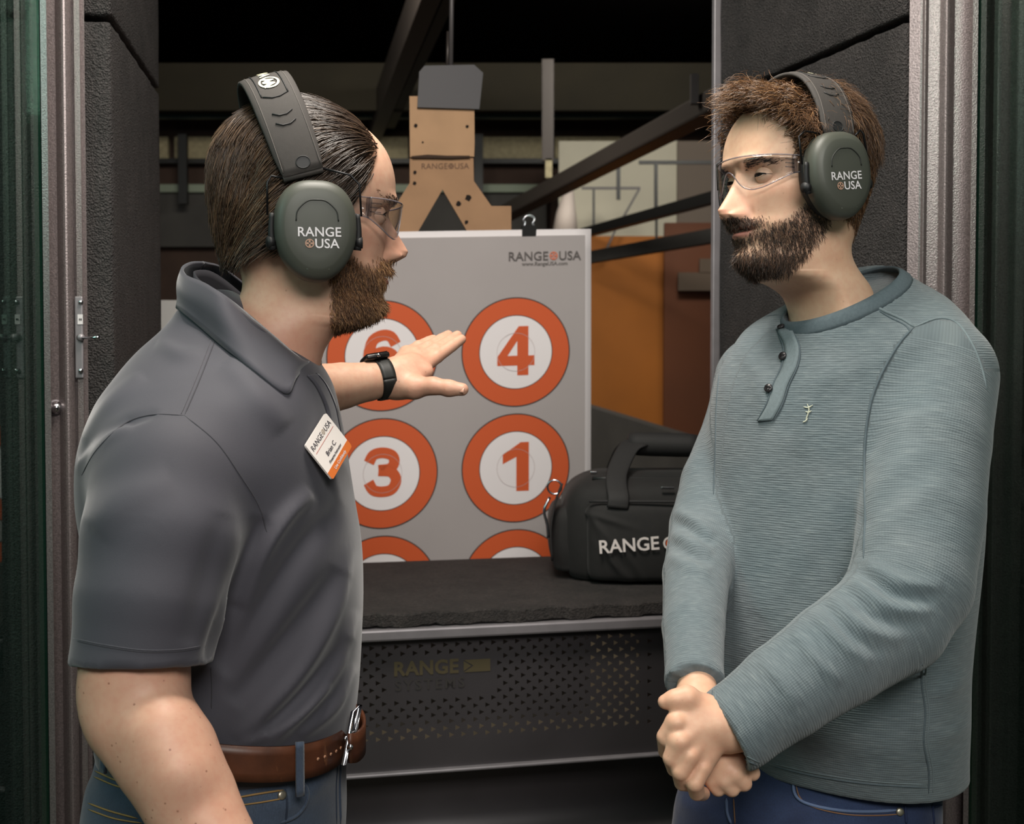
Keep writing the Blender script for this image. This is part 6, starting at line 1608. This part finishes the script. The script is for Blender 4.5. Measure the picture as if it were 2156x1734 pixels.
# small stitched emblem
M_emb = plain('pale embroidery', (196, 198, 178), 0.9)
for pts in ([(1700, 850), (1704, 862), (1700, 876), (1696, 888)], [(1692, 856), (1702, 858), (1712, 852)], [(1696, 866), (1703, 868), (1709, 864)], [(1690, 889), (1697, 886), (1701, 880)]):
    seam(bh, pts, 0.0009, M_emb, 'embroidery', hen, 14, 0.0008)

# ---- jeans and shoes
M_denimR = denim_mat('blue denim', (30, 44, 78), (46, 64, 102), (78, 96, 130))
v = Vol((0.14, 1.36, 0.0), (0.72, 1.98, 1.06), 0.0075)
v.slices([ring_row(y, x0, x1, 1.665, r, ROT, 2.35) for y, x0, x1, r in ((1590, 1535, 1950, 0.60), (1640, 1490, 1948, 0.60), (1700, 1458, 1946, 0.61), (1760, 1444, 1944, 0.64), (1860, 1440, 1945, 0.74), (1950, 1440, 1985, 0.84), (2010, 1460, 1970, 0.82))])
sh = np.array([math.cos(ROT), math.sin(ROT), 0])
for sg in (1, -1):
    hip = np.array([0.402, 1.665, 0.80]) + sh * 0.092 * sg; v.chain([(*hip, 0.100), (hip[0], hip[1] - 0.01, 0.46, 0.074), (hip[0] + 0.01, hip[1] + 0.01, 0.10, 0.062)], 0.03)
v.plane((0, 0, 0.055), (0, 0, -1))
V, Q = v.mesh(3); N = vnormals(V, Q)
V = folds(V, N, [([(1430, 1690), (1480, 1700), (1540, 1690)], 0.010, 0.004), ([(1440, 1720), (1520, 1725), (1600, 1700)], 0.010, 0.003), ([(1760, 1690), (1690, 1710), (1630, 1730)], 0.010, 0.003)])
jr = obj('jeans', V, Q, M_denimR, pr); bjr = bvh_of(V, Q)
M_threadR = plain('brown thread', (128, 92, 66), 0.8); M_seamR = plain('dark blue seam', (30, 42, 74), 0.9); M_edgeR = plain('worn blue seam', (92, 108, 140), 0.9)
for pts, r, m_ in (([(1670, 1640), (1674, 1672), (1700, 1692), (1770, 1706), (1840, 1708), (1900, 1704)], 0.0022, M_edgeR), ([(1676, 1650), (1684, 1678), (1710, 1698), (1780, 1714), (1850, 1716), (1905, 1712)], 0.0009, M_threadR), ([(1905, 1690), (1908, 1734)], 0.0020, M_seamR),
                   ([(1530, 1680), (1532, 1710), (1540, 1734)], 0.0022, M_edgeR), ([(1545, 1680), (1548, 1734)], 0.0009, M_threadR), ([(1960, 1700), (1995, 1690), (2012, 1682)], 0.0014, M_seamR), ([(1962, 1690), (1966, 1734)], 0.0016, M_seamR)):
    seam(bjr, pts, r, m_, 'stitching', jr, 30, 0.0006)
p_, n_ = hit(bjr, 1894, 1708, 0.0008)
if p_ is not None: obj('rivet', *tube_geo([p_, p_ + n_ * 0.0015, p_ + n_ * 0.0022], [0.0052, 0.0050, 0.0025], 14), M_rivet, jr)
for sg in (1, -1):
    hip = np.array([0.412, 1.675, 0]) + sh * 0.092 * sg; f_ = math.radians(-40); dirf = np.array([-math.sin(math.radians(40)), -math.cos(math.radians(40)), 0])
    v = Vol((hip[0] - 0.28, hip[1] - 0.30, -0.01), (hip[0] + 0.16, hip[1] + 0.16, 0.16), 0.007)
    v.slices([(z, *(hip + dirf * o2)[:2], a, b_, math.radians(50), 2.6) for z, a, b_, o2 in ((0.0, 0.145, 0.048, 0.07), (0.03, 0.145, 0.048, 0.07), (0.06, 0.12, 0.044, 0.05), (0.09, 0.075, 0.04, 0.01), (0.12, 0.06, 0.042, 0.0))])
    V, Q = v.mesh(2); obj('shoe', V, Q, M_shoe, pr)

# ---- hair and beard
rng = np.random.default_rng(21)
def field_r(p, n):
    fr_ = smooth01((p[:, 1] - 0.0) / 0.05)[:, None]; top = smooth01((p[:, 2] - 0.165) / 0.04)[:, None]
    side = np.stack([0 * p[:, 0], -0.45 + 0 * p[:, 0], -1 + 0 * p[:, 0]], 1)
    tp = np.stack([-0.25 + 0 * p[:, 0], 0.9 * fr_[:, 0] - 0.5 * (1 - fr_[:, 0]), 0.45 * fr_[:, 0] - 0.2], 1)
    return side * (1 - top) + tp * top
def len_r(p): return np.interp(p[:, 1], [0.02, 0.05, 0.08], [1.0, 0.70, 0.50]) * np.interp(p[:, 2], [0.05, 0.12, 0.165, 0.195, 0.22], [0.010, 0.018, 0.030, 0.056, 0.062])
def lift_r(p): return np.interp(p[:, 2], [0.05, 0.12, 0.165, 0.20], [0.004, 0.007, 0.014, 0.030]) * np.interp(p[:, 1], [-0.03, 0.02, 0.06], [0.55, 0.8, 1.25])
def curl_r(p, u, ph, nn, d):
    am = np.interp(p[:, 1], [-0.02, 0.02, 0.06], [0.0015, 0.0055, 0.0105]) * np.interp(p[:, 2], [0.13, 0.18], [0.25, 1.0])
    b_ = np.cross(nn, d); th = ph * 0.25 + p[:, 0] * 90 + p[:, 1] * 60 + u * 10.0
    fr_ = (np.interp(p[:, 1], [0.02, 0.06], [0, 1]) * np.interp(p[:, 2], [0.17, 0.195], [0, 1]) * u ** 1.2)[:, None]
    return fr_ * np.array([-0.004, 0.009, 0.011]) + (am * u ** 0.7)[:, None] * (np.cos(th)[:, None] * b_ + np.sin(th)[:, None] * (nn * 0.9 + d * 0.4))
P, idx = grow(HR, scalp_r * (0.45 + 0.55 * (RX < 0.03)) * np.interp(RZ, [0.1, 0.19], [1, 1.6]), 10500, len_r, 12, field_r, lift_r, rng, 0.22, curl_r)
M_hairR = hair_mat('curly brown hair', (58, 38, 24), (104, 72, 46), (164, 124, 84), 0.42)
hair_obj('hair', HR, P, 0.00048, M_hairR, pr, np.clip(rng.normal(0.45, 0.24, len(P)), 0, 1))
# loose strands over the forehead
lp = []
for k in range(34):
    x0 = -0.035 - 0.012 * rng.random(); y0 = 0.068 - 0.02 * rng.random(); z0 = 0.198 - 0.014 * rng.random()
    Q_ = spline([(x0, y0, z0 + 0.006), (x0 - 0.004, y0 + 0.016, z0 + 0.010), (x0 - 0.006 + rng.normal(0, 0.002), y0 + 0.022, z0 - 0.002), (x0 - 0.004 + rng.normal(0, 0.003), y0 + 0.020 + rng.normal(0, 0.003), z0 - 0.014 + rng.normal(0, 0.004))], 12); lp.append(Q_)
hair_obj('loose_strands', HR, np.array(lp), 0.0004, M_hairR, pr, rng.uniform(0.2, 0.8, len(lp)))
def bdr(p):
    d = np.stack([0.10 * np.sign(p[:, 0]), np.interp(p[:, 2], [0.0, 0.05], [0.25, -0.25]), -np.ones(len(p))], 1); return d / np.linalg.norm(d, axis=1)[:, None]
def blr(p): return np.interp(p[:, 2], [-0.02, 0.01, 0.04, 0.06, 0.09], [0.0075, 0.008, 0.0065, 0.006, 0.0045])
P = beard_hairs(HR, bw_r * (0.45 + 0.55 * (RX < 0.02)), 8200, blr, 5, rng, bdr, 0.38, 0.24)
M_beardR = hair_mat('brown beard', (36, 25, 18), (70, 48, 34), (112, 80, 56), 0.5)
hair_obj('beard', HR, P, 0.00034, M_beardR, pr, np.clip(rng.normal(0.42, 0.25, len(P)), 0, 1))
for sx in (1, -1):
    brow = np.exp(-((RX * sx - 0.032) / 0.017) ** 4) * gs(RZ, 0.1290 + 0.004 * gs(np.abs(RX), 0.036, 0.012) - 0.0015, 0.0027) * (RY > 0.03)
    P = beard_hairs(HR, brow, 320, lambda p: np.full(len(p), 0.0062), 4, rng, lambda p: np.stack([np.sign(p[:, 0]), -0.3 + 0 * p[:, 0], 0.10 + 0 * p[:, 0]], 1), 0.05, 0.07)
    hair_obj('eyebrow', HR, P, 0.00045, M_beardR, pr, rng.uniform(0.0, 0.5, len(P)))
ear_muffs('ear_muffs', HR, -1, 0.012, 0.110, -6, 2, 'olive ear defenders worn by the man in the henley shirt', top=0.252, text_rot=0)
safety_glasses('safety_glasses', HR, 'clear safety glasses on the man in the henley shirt', dz=0.0)
